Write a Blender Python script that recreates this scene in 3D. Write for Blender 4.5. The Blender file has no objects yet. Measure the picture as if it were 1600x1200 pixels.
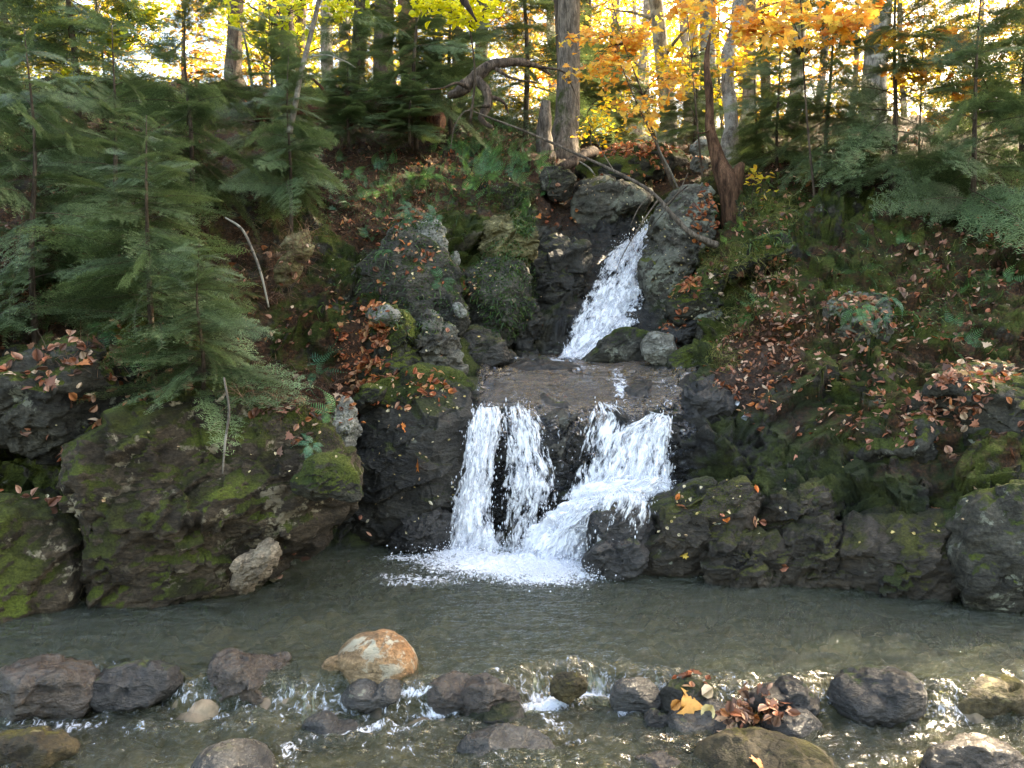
import bpy, math, random
import numpy as np
from mathutils import Vector, Matrix
S = bpy.context.scene
C = bpy.context.collection
R_ = math.radians
rng = np.random.default_rng(7)
random.seed(7)

# ------------------------------------------------------------------ camera
CAMH, FOC = 1.7, 1250.0
TILT = math.atan(80 / FOC)
cam_d = bpy.data.cameras.new("camera"); cam = bpy.data.objects.new("camera", cam_d); C.objects.link(cam)
cam.location = (0, 0, CAMH); cam.rotation_euler = (math.pi / 2 - TILT, 0, 0)
cam_d.sensor_width = 36; cam_d.lens = 36 * FOC / 1600; cam_d.clip_start = 0.05; cam_d.clip_end = 600
S.camera = cam
# ------------------------------------------------------------------ light
SUN_EL, SUN_AZ = 38, 50        # azimuth: degrees to the right of straight ahead
W = bpy.data.worlds.new("World"); S.world = W; W.use_nodes = True
wn = W.node_tree; bg = wn.nodes["Background"]
sky = wn.nodes.new("ShaderNodeTexSky"); sky.sky_type = 'NISHITA'; sky.sun_disc = False
sky.sun_elevation = R_(SUN_EL); sky.sun_rotation = R_(SUN_AZ); sky.air_density = 1.0; sky.dust_density = 3.0; sky.ozone_density = 0.6
wn.links.new(sky.outputs[0], bg.inputs[0]); bg.inputs[1].default_value = 0.15
sd = bpy.data.lights.new("sun", 'SUN'); sun = bpy.data.objects.new("sun", sd); C.objects.link(sun)
sd.energy = 4.0; sd.angle = R_(0.6); sd.color = (1.0, 0.91, 0.78)
_d = Vector((math.sin(R_(SUN_AZ)) * math.cos(R_(SUN_EL)), math.cos(R_(SUN_AZ)) * math.cos(R_(SUN_EL)), math.sin(R_(SUN_EL))))
sun.rotation_euler = _d.to_track_quat('Z', 'Y').to_euler()
S.view_settings.view_transform = 'Standard'; S.view_settings.look = 'None'; S.view_settings.gamma = 1
S.view_settings.exposure = 2.95
S.view_settings.use_white_balance = True; S.view_settings.white_balance_temperature = 8200; S.view_settings.white_balance_tint = 8
cy = S.cycles
cy.use_denoising = True
try: cy.denoiser = 'OPENIMAGEDENOISE'
except Exception: pass
cy.max_bounces = 8; cy.diffuse_bounces = 4; cy.glossy_bounces = 3; cy.transmission_bounces = 4; cy.transparent_max_bounces = 10
cy.caustics_reflective = False; cy.caustics_refractive = False; cy.sample_clamp_indirect = 4

# ------------------------------------------------------------------ projection helpers
CT, ST = math.cos(TILT), math.sin(TILT)
def ray(px, py):
    px = np.asarray(px, float); py = np.asarray(py, float)
    a = (px - 800) / FOC; b = -(py - 600) / FOC
    return a, CT + b * ST, -ST + b * CT
def at(px, py, Y):
    a, dy, dz = ray(px, py); k = np.asarray(Y, float) / dy
    return np.stack([a * k, dy * k, CAMH + dz * k], -1)
def on_z(px, py, z):
    a, dy, dz = ray(px, py); k = (z - CAMH) / dz
    return np.stack([a * k, dy * k, CAMH + dz * k], -1)
def to_px(P):
    x, y, z = P[..., 0], P[..., 1], P[..., 2] - CAMH
    f = y * CT - z * ST; u = y * ST + z * CT
    return 800 + FOC * x / f, 600 - FOC * u / f

# ------------------------------------------------------------------ numpy noise
_perm = np.random.default_rng(3).permutation(256).astype(np.int64); _perm = np.concatenate([_perm, _perm, _perm])
_g = np.random.default_rng(4).normal(size=(256, 3)); _g /= np.linalg.norm(_g, axis=1)[:, None]
def perlin(P):
    P = np.asarray(P, float); I = np.floor(P).astype(np.int64); f = P - I; u = f * f * f * (f * (f * 6 - 15) + 10); I &= 255
    out = 0
    for dx in (0, 1):
        for dy in (0, 1):
            for dz in (0, 1):
                h = _perm[_perm[_perm[(I[:, 0] + dx) & 255] + ((I[:, 1] + dy) & 255)] + ((I[:, 2] + dz) & 255)]
                d = (_g[h] * (f - (dx, dy, dz))).sum(1)
                w = (u[:, 0] if dx else 1 - u[:, 0]) * (u[:, 1] if dy else 1 - u[:, 1]) * (u[:, 2] if dz else 1 - u[:, 2])
                out = out + d * w
    return out
def fbm(P, oct=4, lac=2.07, gain=.5):
    s = 0; a = 1; P = np.asarray(P, float)
    for i in range(oct):
        s = s + a * perlin(P + 17.3 * i); P = P * lac; a *= gain
    return s
def ridged(P, oct=3):
    s = 0; a = 1; P = np.asarray(P, float)
    for i in range(oct):
        s = s + a * (1 - 2.2 * np.abs(perlin(P + 9.1 * i))); P = P * 2.1; a *= .5
    return s
def facets(P, seed=0, dome=False):
    """blocky rock: every Voronoi cell is a plane of its own tilt"""
    P = np.asarray(P, float); I = np.floor(P).astype(np.int64)
    best = np.full(len(P), 1e9); val = np.zeros(len(P))
    for dx in (-1, 0, 1):
        for dy in (-1, 0, 1):
            for dz in (-1, 0, 1):
                c = I + (dx, dy, dz)
                h = _perm[_perm[_perm[(c[:, 0] + seed) & 255] + (c[:, 1] & 255)] + (c[:, 2] & 255)]
                q = c + .5 + _g[h] * .45
                r = P - q; d = (r * r).sum(1); t = _g[(h + 77) & 255]; v = (r * t).sum(1) + .35 * _g[(h + 31) & 255][:, 0]
                m = d < best; best = np.where(m, d, best); val = np.where(m, v, val)
    return np.clip(1 - 1.5 * best, 0, 1) if dome else val
def sm(a, b, x): t = np.clip((x - a) / (b - a), 0, 1); return t * t * (3 - 2 * t)

# ------------------------------------------------------------------ mesh helpers
def mk(name, V, F, mat, parent=None, col=None, attrs=None, smooth=True, base=None, uv=None):
    """V (n,3); F one (m,k) array or a list of them; col (n,3|4) colour attribute; base = origin"""
    V = np.asarray(V, np.float32)
    if base is not None: V = V - np.asarray(base, np.float32)
    if not isinstance(F, list): F = [F]
    F = [np.asarray(f, np.int32) for f in F if len(f)]
    me = bpy.data.meshes.new(name)
    me.vertices.add(len(V)); me.vertices.foreach_set("co", V.ravel())
    loops = np.concatenate([f.ravel() for f in F]); tot = np.concatenate([np.full(len(f), f.shape[1], np.int32) for f in F])
    st = np.concatenate([[0], np.cumsum(tot)[:-1]]).astype(np.int32)
    me.loops.add(len(loops)); me.loops.foreach_set("vertex_index", loops)
    me.polygons.add(len(tot)); me.polygons.foreach_set("loop_start", st); me.polygons.foreach_set("loop_total", tot)
    if smooth: me.polygons.foreach_set("use_smooth", np.ones(len(tot), bool))
    if col is not None:
        c = np.ones((len(V), 4), np.float32); c[:, :3] = np.asarray(col)[:, :3]
        at_ = me.attributes.new("Col", 'FLOAT_COLOR', 'POINT'); at_.data.foreach_set("color", c.ravel())
    for k, v in (attrs or {}).items():
        at_ = me.attributes.new(k, 'FLOAT', 'POINT'); at_.data.foreach_set("value", np.asarray(v, np.float32))
    if uv is not None:
        l = me.uv_layers.new(name="UVMap"); l.data.foreach_set("uv", np.asarray(uv, np.float32)[loops].ravel())
    me.update(calc_edges=True); me.validate(verbose=False)
    if mat: me.materials.append(mat)
    o = bpy.data.objects.new(name, me); C.objects.link(o)
    if base is not None: o.location = [float(b) for b in base]
    if parent is not None:
        if base is not None: o.location = Vector([float(b) for b in base]) - parent.location
        o.parent = parent
    return o
def tag(o, label=None, cat=None, group=None, kind=None):
    if label: o["label"] = label
    if cat: o["category"] = cat
    if group: o["group"] = group
    if kind: o["kind"] = kind
    return o
def empty(name, loc, label=None, cat=None, group=None):
    o = bpy.data.objects.new(name, None); C.objects.link(o); o.location = [float(v) for v in loc]; o.empty_display_size = .1
    return tag(o, label, cat, group)
def copy_tree(o, parent=None):
    c = o.copy(); C.objects.link(c); c.parent = parent
    for ch in list(o.children): copy_tree(ch, c)
    return c
class Bag:
    """collects vertex/face blocks for one mesh"""
    def __init__(s): s.V = []; s.F = {}; s.Cc = []; s.n = 0
    def add(s, V, F, col=None):
        V = np.asarray(V, float); F = np.asarray(F, np.int64)
        if len(F): s.F.setdefault(F.shape[1], []).append(F + s.n)
        s.V.append(V); s.n += len(V)
        c = np.zeros((len(V), 3)) if col is None else np.broadcast_to(np.asarray(col, float), (len(V), 3))
        s.Cc.append(c); return s
    def build(s, name, mat, parent=None, base=None, smooth=True, **k):
        return mk(name, np.concatenate(s.V), [np.concatenate(f) for f in s.F.values()], mat, parent, np.concatenate(s.Cc), base=base, smooth=smooth, **k)
def grid_faces(nr, nc):
    i = np.arange(nr - 1)[:, None] * nc + np.arange(nc - 1)[None]
    return np.stack([i, i + 1, i + nc + 1, i + nc], -1).reshape(-1, 4)
def vnormals_grid(P):
    du = np.gradient(P, axis=1); dv = np.gradient(P, axis=0); n = np.cross(du, dv); n /= np.linalg.norm(n, axis=-1, keepdims=True) + 1e-9
    return n
def vnormals(V, F):
    n = np.zeros_like(V); a, b, c = V[F[:, 0]], V[F[:, 1]], V[F[:, 2]]; fn = np.cross(b - a, c - a)
    for k in range(F.shape[1]):
        for j in range(3): n[:, j] += np.bincount(F[:, k], fn[:, j], len(V))
    return n / (np.linalg.norm(n, axis=1, keepdims=True) + 1e-12)
def spline(pts, n):
    """Catmull-Rom through pts -> n samples"""
    P = np.asarray(pts, float)
    if len(P) < 3: t = np.linspace(0, 1, n)[:, None]; return P[0] * (1 - t) + P[-1] * t
    Q = np.vstack([2 * P[0] - P[1], P, 2 * P[-1] - P[-2]]); t = np.linspace(0, len(P) - 1 - 1e-6, n); i = t.astype(int); f = (t - i)[:, None]
    a, b, c, d = Q[i], Q[i + 1], Q[i + 2], Q[i + 3]
    return .5 * ((2 * b) + (c - a) * f + (2 * a - 5 * b + 4 * c - d) * f ** 2 + (3 * b - a - 3 * c + d) * f ** 3)
def tube(pts, rad, n=8, seg=None, rough=0, cap=True, seed=0):
    P = spline(pts, seg) if seg else np.asarray(pts, float); m = len(P)
    r = np.interp(np.linspace(0, 1, m), np.linspace(0, 1, len(rad)), rad) if np.ndim(rad) else np.full(m, rad)
    T = np.gradient(P, axis=0); T /= np.linalg.norm(T, axis=1, keepdims=True) + 1e-9
    ref = np.array([.0, 1., 0.]) if abs(T[0][1]) < .8 else np.array([1., 0, 0])
    A = np.cross(T, ref); A /= np.linalg.norm(A, axis=1, keepdims=True) + 1e-9; B = np.cross(T, A)
    th = np.linspace(0, 2 * np.pi, n, endpoint=False)
    ring = A[:, None] * np.cos(th)[None, :, None] + B[:, None] * np.sin(th)[None, :, None]
    rr = np.repeat(r[:, None], n, 1)
    if rough:
        q = (P[:, None] + ring * r[:, None, None] * 1.0); q = q.reshape(-1, 3)
        k = 1 / max(r.max(), .01)
        rr = rr * (1 + rough * (fbm(q * k * .6 + seed * 7.7, 3) + .6 * fbm(np.concatenate([ring.reshape(-1, 3) * 2.2, ], 1) + q * k * .12, 2))).reshape(m, n)
    V = (P[:, None] + ring * rr[:, :, None]).reshape(-1, 3)
    i = np.arange(m - 1)[:, None] * n; j = np.arange(n)[None]
    F = np.stack([i + j, i + (j + 1) % n, i + n + (j + 1) % n, i + n + j], -1).reshape(-1, 4)
    if cap:
        V = np.vstack([V, P[0], P[-1]]); c0, c1 = len(V) - 2, len(V) - 1; j = np.arange(n)
        F = np.vstack([F, np.stack([np.full(n, c0), (j + 1) % n, j, j], -1)[:, [0, 1, 2, 2]], np.stack([np.full(n, c1), (m - 1) * n + j, (m - 1) * n + (j + 1) % n, (m - 1) * n + (j + 1) % n], -1)])
        q = F[-2 * n:][:, :3]; return V, [F[:-2 * n], q]
    return V, [F]
def addtube(bag, *a, col=None, **k):
    V, Fs = tube(*a, **k); n0 = bag.n; bag.add(V, Fs[0], col)
    for f in Fs[1:]: bag.F.setdefault(f.shape[1], []).append(f + n0)

# ------------------------------------------------------------------ material helpers
class NT:
    def __init__(s, name):
        s.m = bpy.data.materials.new(name); s.m.use_nodes = True; s.t = s.m.node_tree; s.n = s.t.nodes; s.n.clear()
        s.out = s.n.new("ShaderNodeOutputMaterial"); s._pos = None
    def node(s, typ, ins=None, **kw):
        x = s.n.new("ShaderNode" + typ)
        for k, v in kw.items(): setattr(x, k, v)
        for k, v in (ins or {}).items(): s.set(x, k, v)
        return x
    def set(s, x, k, v):
        i = x.inputs[k]
        if isinstance(v, bpy.types.NodeSocket): s.t.links.new(v, i)
        elif hasattr(v, 'outputs'): s.t.links.new(v.outputs[0], i)
        else:
            if isinstance(v, tuple) and len(v) == 3 and i.type == 'RGBA': v = (*v, 1)
            if i.type == 'RGBA' and not isinstance(v, tuple): v = (v, v, v, 1)
            i.default_value = v
    def pos(s):
        if s._pos is None: s._pos = s.node("NewGeometry").outputs["Position"]
        return s._pos
    def mapped(s, scale, vec=None, rot=(0, 0, 0)):
        return s.node("Mapping", {"Vector": vec or s.pos(), "Scale": scale, "Rotation": rot}).outputs[0]
    def noise(s, scale, detail=5, rough=.55, dist=0, vec=None):
        return s.node("TexNoise", {"Vector": vec or s.pos(), "Scale": scale, "Detail": detail, "Roughness": rough, "Distortion": dist}).outputs[0]
    def ramp(s, fac, stops, interp='LINEAR'):
        r = s.node("ValToRGB", {"Fac": fac}); e = r.color_ramp.elements; r.color_ramp.interpolation = interp
        while len(e) < len(stops): e.new(.5)
        for el, (p, c) in zip(e, stops):
            el.position = p; el.color = (*c, 1) if isinstance(c, tuple) else (c, c, c, 1)
        return r.outputs[0]
    def mix(s, fac, a, b, blend='MIX'):
        x = s.node("Mix", data_type='RGBA', blend_type=blend)
        for k, v in ((0, fac), (6, a), (7, b)): s.set(x, k, v)
        return x.outputs[2]
    def math(s, op, a, b=0.0, clamp=False):
        x = s.node("Math", {0: a, 1: b}, operation=op); x.use_clamp = clamp; return x.outputs[0]
    def attr(s, name): return s.node("Attribute", attribute_name=name).outputs["Fac"]
    def colattr(s): return s.node("Attribute", attribute_name="Col").outputs["Color"]
    def bump(s, h, strength=.5, dist=.02, normal=None):
        d = {"Height": h, "Strength": strength, "Distance": dist}
        if normal: d["Normal"] = normal
        return s.node("Bump", d).outputs[0]
    def pbr(s, color, rough=.7, normal=None, **kw):
        d = {"Base Color": color, "Roughness": rough}
        if normal: d["Normal"] = normal
        d.update(kw); return s.node("BsdfPrincipled", d).outputs[0]
    def finish(s, sh): s.t.links.new(sh, s.out.inputs[0]); return s.m

def rock_mat(name, dark, light, moss=0.0, lichen=0.0, wet=0.0, lich=(.33, .34, .26), mosscol=((.028, .042, .008), (.10, .115, .018)), strata=(1, 1, 2.6), rot=(0, .5, .2), ground=False, tint=None):
    t = NT(name); p = t.mapped(strata, rot=rot)
    n1 = t.noise(2.3, 9, .62, .4, p); n2 = t.noise(9, 8, .65, .2, p); n3 = t.noise(45, 6, .7)
    mid = tuple((a * .55 + b * .45) for a, b in zip(dark, light))
    c = t.ramp(n1, [(.30, dark), (.52, mid), (.72, light)])
    if tint: c = t.mix(t.math('MULTIPLY', t.ramp(t.noise(1.7, 4, .6), [(.45, 0.0), (.62, 1.0)]), .7), c, tint)
    c = t.mix(.75, c, t.ramp(n2, [(.3, .35), (.55, 1.0), (.75, 1.5)]), 'MULTIPLY')
    c = t.mix(.85, c, t.ramp(n3, [(.3, .35), (.5, 1.0), (.70, 1.9)]), 'MULTIPLY')
    # thin dark cracks
    v = t.node("TexVoronoi", {"Vector": t.mix(.12, p, t.node("TexNoise", {"Vector": p, "Scale": 3.0, "Detail": 4}).outputs["Color"]), "Scale": 4.2}, feature='DISTANCE_TO_EDGE').outputs[0]
    cr = t.ramp(v, [(.0, 0.0), (.035, 1.0)])
    crm = t.ramp(t.noise(2.2, 4), [(.48, 0.0), (.62, .6)]); c = t.mix(crm, c, cr, 'MULTIPLY')
    if ground: pale = t.attr("pale"); c = t.mix(t.math('MULTIPLY', pale, t.ramp(t.noise(7, 7, .65), [(.38, 0.0), (.52, 1.0)])), c, t.mix(t.noise(1.3), (.15, .145, .12), (.34, .29, .16)))
    rgh = .8 - .55 * wet
    if lichen > 0:
        lf = t.ramp(t.noise(6.5, 9, .68, .3), [(.66 - .16 * lichen, 0.0), (.70 - .16 * lichen, 1.0)])
        lf = t.math('MULTIPLY', lf, t.ramp(t.noise(1.6, 3), [(.42, .15), (.6, 1.0)]))
        c = t.mix(lf, c, t.mix(t.noise(30, 4), lich, tuple(x * .5 for x in lich)))
    nz = t.node("SeparateXYZ", {0: t.node("NewGeometry").outputs["Normal"]}).outputs[2]
    if ground: mbase = t.math('ADD', t.math('MULTIPLY', t.attr("moss"), 1.35), t.math('MULTIPLY', nz, .25))
    else: mbase = t.math('ADD', t.math('MULTIPLY', nz, .75), moss * 1.25 - .75)
    mf = t.math('ADD', mbase, t.math('MULTIPLY', t.math('SUBTRACT', t.noise(4.2, 8, .68, .3), .5), 2.6))
    mf = t.ramp(mf, [(.42, 0.0), (.62, 1.0)])
    mn = t.noise(70, 5, .7)
    mc = t.mix(t.ramp(t.noise(3.1, 4), [(.38, 0.0), (.66, 1.0)]), mosscol[0], mosscol[1])
    mc = t.mix(.8, mc, t.ramp(mn, [(.3, .3), (.5, 1.0), (.7, 1.9)]), 'MULTIPLY')
    c = t.mix(mf, c, mc)
    if ground:
        lit = t.math('ADD', t.attr("litter"), t.math('MULTIPLY', t.math('SUBTRACT', t.noise(5, 6, .6), .5), 1.2))
        lf = t.ramp(lit, [(.4, 0.0), (.6, 1.0)])
        lc = t.ramp(t.noise(38, 5, .7), [(.3, (.012, .008, .005)), (.5, (.045, .024, .013)), (.62, (.10, .045, .02)), (.75, (.17, .075, .035))])
        c = t.mix(lf, c, lc)
        w = t.attr("wet"); r0 = t.math('SUBTRACT', .85, t.math('MULTIPLY', w, .6))
        c = t.mix(t.math('MULTIPLY', w, .85), c, t.mix(1.0, c, (.45, .45, .5), 'MULTIPLY'))
        rg = t.mix(mf, r0, .9)
        spec = t.math('ADD', .2, t.math('MULTIPLY', w, .3))
    else:
        rg = t.mix(mf, t.math('ADD', max(.06, rgh - .12), t.math('MULTIPLY', n2, .24)), .92); spec = .3 + .35 * wet + (.15 if wet > .9 else 0)
    h = t.math('ADD', t.math('MULTIPLY', n2, 1.1), t.math('MULTIPLY', n3, .34)); h = t.math('ADD', h, t.math('MULTIPLY', t.math('MULTIPLY', cr, crm), .10))
    h = t.math('ADD', h, t.math('MULTIPLY', t.math('MULTIPLY', mn, mf), .5))
    return t.finish(t.pbr(c, rg, t.bump(h, .9, .045), **{"Specular IOR Level": spec}))
# ================================================================== the hillside (ground, cliff and stream bed banks)
PXA, PXB = -700, 2350
COLS = [-700, -150, 0, 200, 350, 450, 560, 650, 730, 800, 900, 1000, 1060, 1130, 1200, 1250, 1400, 1600, 1780, 2350]
ROWS = [ # py, then the distance of the ground in each column
 (1010, 5.2, 5.4, 5.6, 5.8, 6.0, 6.3, 6.5, 6.5, 6.5, 6.4, 6.2, 6.0, 5.8, 5.7, 5.6, 5.4, 5.2, 5.0),
 (930, 5.0, 5.2, 5.4, 5.7, 6.0, 6.3, 6.45, 6.5, 6.5, 6.4, 6.2, 6.0, 5.75, 5.65, 5.55, 5.3, 5.0, 4.8),
 (870, 5.1, 5.3, 5.5, 5.8, 6.1, 6.35, 6.4, 6.35, 6.35, 6.3, 6.2, 6.0, 5.75, 5.65, 5.55, 5.3, 5.0, 4.8),
 (800, 5.2, 5.4, 5.6, 5.9, 6.2, 6.4, 6.4, 6.4, 6.4, 6.35, 6.3, 6.2, 5.95, 5.8, 5.65, 5.4, 5.1, 4.9),
 (740, 5.3, 5.5, 5.7, 6.0, 6.3, 6.45, 6.45, 6.45, 6.42, 6.4, 6.4, 6.3, 6.15, 6.0, 5.9, 5.5, 5.3, 5.1),
 (680, 5.4, 5.6, 5.8, 6.1, 6.4, 6.5, 6.5, 6.5, 6.47, 6.5, 6.5, 6.4, 6.25, 6.15, 6.05, 5.7, 5.5, 5.3),
 (640, 5.5, 5.7, 5.9, 6.2, 6.5, 6.6, 6.6, 6.58, 6.56, 6.58, 6.6, 6.55, 6.35, 6.25, 6.15, 5.9, 5.7, 5.5),
 (600, 5.6, 5.8, 6.0, 6.4, 6.8, 6.9, 6.9, 7.0, 7.05, 7.05, 7.0, 6.9, 6.55, 6.4, 6.3, 6.1, 5.9, 5.7),
 (570, 5.7, 5.9, 6.1, 6.5, 7.0, 7.2, 7.3, 7.6, 7.8, 7.9, 7.8, 7.4, 6.9, 6.6, 6.5, 6.3, 6.1, 5.9),
 (552, 5.8, 6.0, 6.2, 6.7, 7.2, 7.5, 7.6, 8.3, 8.5, 8.6, 8.5, 8.0, 7.2, 6.8, 6.7, 6.5, 6.3, 6.1),
 (500, 6.0, 6.2, 6.4, 6.9, 7.5, 7.8, 7.9, 8.4, 8.8, 9.0, 9.0, 8.5, 7.6, 7.1, 7.0, 6.8, 6.6, 6.4),
 (450, 6.2, 6.4, 6.7, 7.2, 7.8, 8.0, 8.1, 8.5, 8.9, 9.4, 9.4, 8.9, 8.0, 7.5, 7.3, 7.1, 6.9, 6.7),
 (400, 6.5, 6.7, 7.0, 7.6, 8.1, 8.3, 8.3, 8.7, 9.0, 9.8, 9.9, 9.2, 8.5, 7.9, 7.7, 7.5, 7.3, 7.1),
 (350, 6.9, 7.1, 7.4, 8.0, 8.5, 8.6, 8.7, 8.9, 9.2, 10.3, 10.5, 9.8, 9.0, 8.4, 8.2, 8.0, 7.8, 7.6),
 (300, 7.4, 7.6, 7.9, 8.5, 9.0, 9.1, 9.2, 9.4, 9.8, 10.9, 11.2, 10.8, 9.6, 9.0, 8.8, 8.6, 8.4, 8.2),
 (262, 7.9, 8.1, 8.4, 9.0, 9.5, 9.8, 9.9, 10.1, 10.6, 12.0, 12.4, 12.2, 10.8, 9.8, 9.6, 9.4, 9.2, 9.0),
 (238, 8.4, 8.6, 8.9, 9.5, 10.1, 10.4, 10.6, 11.0, 11.8, 14.5, 15, 15, 13, 11.5, 11, 10.8, 10.6, 10.4)]
TOPPY = [130, 130, 130, 132, 135, 140, 145, 155, 170, 190, 212, 216, 216, 208, 196, 190, 185, 185, 185, 185]
TOPY = [10, 10.8, 11, 11.3, 12, 12.6, 13.2, 14, 15, 17, 22, 24, 24, 20, 17, 16, 15.5, 15, 15, 14]
NC, NR, NEXT = 1160, 330, 46
pxs = np.linspace(PXA, PXB, NC)
rows_py = np.array([r[0] for r in ROWS], float)
G = np.array([np.interp(pxs, COLS, (r[1] * .86,) + r[1:] + (r[-1] * .86,)) for r in ROWS])
tp = np.interp(pxs, COLS, TOPPY); ty = np.interp(pxs, COLS, TOPY)
kk = np.concatenate([np.linspace(0, 1, len(ROWS)) ** 1.0 * (len(ROWS) - 1), [len(ROWS)]])
vrow = np.linspace(0, len(ROWS), NR)
seg = np.minimum(vrow.astype(int), len(ROWS) - 1); fr = vrow - seg
PYr = np.vstack([np.repeat(rows_py[:, None], NC, 1), tp]); GY = np.vstack([G, ty])
# even out the row spacing in pixels
PY = PYr[seg] * (1 - fr[:, None]) + PYr[seg + 1] * fr[:, None]
YY = GY[seg] * (1 - fr[:, None]) + GY[seg + 1] * fr[:, None]
def blur(A, k, ax, it=2):
    for _ in range(it):
        P = np.pad(A, [(k, k) if a == ax else (0, 0) for a in range(2)], 'edge'); c = np.cumsum(P, axis=ax); c = np.insert(c, 0, 0, axis=ax)
        n = A.shape[ax]; A = (np.take(c, np.arange(2 * k + 1, 2 * k + 1 + n), ax) - np.take(c, np.arange(n), ax)) / (2 * k + 1)
    return A
YY = blur(blur(YY, 9, 1), 5, 0)
PX = np.repeat(pxs[None], NR, 0)
# carry the ground on behind the visible brow
ext = np.linspace(0, 1, NEXT + 1)[1:] ** 1.6
P0 = at(PX, PY, YY)
top = P0[-1]; slope = np.clip((520 - tp) / FOC, .2, .32) * .93
EX = []
for e in ext:
    d = e * 75; q = top.copy(); q[:, 0] = top[:, 0] * (1 + d / top[:, 1]); q[:, 1] = top[:, 1] + d; q[:, 2] = top[:, 2] + slope * d; EX.append(q)
TP = np.concatenate([P0, np.array(EX)], 0); NRT = len(TP)
PXt, PYt = to_px(TP)
# ---- painted zones (all of them things that are really there: moss, leaf litter, wet stone, bare stone)
def blobs(lst, base=0.0):
    A = np.full(PXt.shape, float(base))
    for cx, cy_, rx, ry, ang, st in lst:
        c, s_ = math.cos(R_(ang)), math.sin(R_(ang)); dx = PXt - cx; dy = PYt - cy_
        u = (dx * c + dy * s_) / rx; v = (-dx * s_ + dy * c) / ry
        w = np.clip(1.25 - np.sqrt(u * u + v * v), 0, 1) / 1.0; w = np.clip(w * 2, 0, 1)
        A = A * (1 - w) + st * w
    return A
A_litter = np.where(PYt < 330, .62, .0) * sm(340, 280, PYt)
A_litter = np.maximum(A_litter, blobs([
    (560, 245, 230, 90, 0, .65), (680, 290, 130, 40, 25, .55), (560, 545, 55, 55, 0, 1.0), (580, 345, 80, 50, 0, .75), (470, 600, 120, 60, 20, .7), (420, 480, 140, 120, 0, .45),
    (120, 420, 320, 260, 0, .6), (660, 600, 60, 20, 0, .6), (1180, 430, 120, 110, 0, .42), (1210, 560, 110, 70, -30, .8), (1450, 480, 260, 190, 0, .48), (1090, 350, 30, 50, -10, .8),
    (870, 330, 50, 30, 20, .7), (980, 235, 120, 14, 0, .9), (1300, 700, 60, 60, 0, .4), (1240, 640, 50, 60, 0, .5), (1480, 700, 150, 90, 0, .45)]))
A_moss = blobs([(620, 460, 200, 140, 0, .43), (700, 520, 110, 60, 20, .66), (780, 450, 90, 110, 0, .5), (640, 640, 100, 60, 0, .55), (500, 560, 80, 70, 0, .5), (1110, 460, 100, 70, -30, .6), (1100, 560, 70, 30, 0, .75),
    (1130, 800, 160, 80, -20, .5), (1350, 760, 200, 150, 0, .45), (1180, 400, 110, 110, 0, .58), (1430, 460, 220, 150, 0, .55), (1180, 250, 90, 40, 0, .5), (150, 800, 350, 200, 0, .5), (1040, 330, 60, 60, 0, .5), (850, 240, 80, 40, 0, .6), (1000, 262, 130, 22, 0, .7), (600, 330, 130, 50, 0, .4), (1250, 340, 110, 60, 0, .45)], .28)
A_wet = np.maximum(blobs([(890, 720, 230, 170, 0, 1.0), (640, 740, 110, 130, 0, .85), (1150, 700, 140, 130, 0, .8), (880, 470, 110, 120, 0, .9), (1300, 800, 200, 110, 0, .6), (960, 420, 80, 160, -30, 1.0)]), sm(.35, .0, TP[..., 2]))
A_moss = A_moss * (1 - .75 * blobs([(890, 700, 190, 190, 0, 1.0), (940, 440, 90, 130, -30, 1.0)]))
A_pale = blobs([(675, 372, 28, 55, -10, 1.0), (792, 372, 52, 40, -20, 1.0), (812, 505, 45, 50, 0, .7), (640, 350, 60, 50, 0, .4), (745, 400, 30, 30, 0, .5), (865, 700, 70, 45, -30, .5), (820, 830, 60, 60, 0, .35), (600, 520, 40, 30, 0, .5), (1060, 440, 40, 90, 0, .6)])
# ---- rocky relief
N = vnormals_grid(TP); flip = (N * (TP - np.array([0, 0, CAMH]))).sum(-1) > 0; N[flip] *= -1
Q = TP.reshape(-1, 3); Nq = N.reshape(-1, 3)
far = sm(13, 18, Q[:, 1])
rocky = np.clip(1.3 - A_litter.ravel() * 1.4, .12, 1) * (1 - far)
fallz = blobs([(890, 710, 200, 150, 0, 1.0), (940, 450, 70, 130, -30, 1.0)]).ravel()
Rt = np.array([[.86, -.3, .42], [.2, .95, .25], [-.46, -.1, .88]])
Qr = Q @ Rt.T
wq = Qr + .22 * np.stack([perlin(Q * 2.1), perlin(Q * 2.1 + 31), perlin(Q * 2.1 + 63)], 1)
d = .30 * facets(wq * np.array([1.5, 1.5, 2.3])) + .14 * facets(wq * np.array([3.6, 3.6, 6.5]), 9) + .06 * facets(wq * np.array([9, 9, 15]), 5)
ledz = blobs([(915, 600, 190, 48, 0, 1.0)]).ravel()
d = d * (1 - .62 * fallz) * (1 - .78 * ledz) + .05 * fbm(Q * 1.7, 4) + .018 * ridged(Qr * np.array([6, 6, 14]), 3)
soil = .10 * fbm(Q * 1.6 + 5, 4) + .02 * fbm(Q * 12, 3)
disp = d * rocky + soil * (1 - rocky) * (1 + 1.5 * far)
under = sm(-.25, .0, Q[:, 2])
TPd = (Q + Nq * disp[:, None]).reshape(TP.shape)
NG = vnormals_grid(TPd); flip = (NG * (TPd - np.array([0, 0, CAMH]))).sum(-1) > 0; NG[flip] *= -1
M_ground = rock_mat("hillside_rock_and_moss", (.010, .009, .007), (.085, .076, .058), ground=True, lichen=.35, mosscol=((.018, .028, .006), (.075, .088, .016)))
hill = mk("hillside", TPd.reshape(-1, 3), grid_faces(NRT, NC)[:, ::-1], M_ground, attrs={"moss": A_moss.ravel(), "litter": A_litter.ravel(), "wet": A_wet.ravel(), "pale": A_pale.ravel()})
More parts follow.
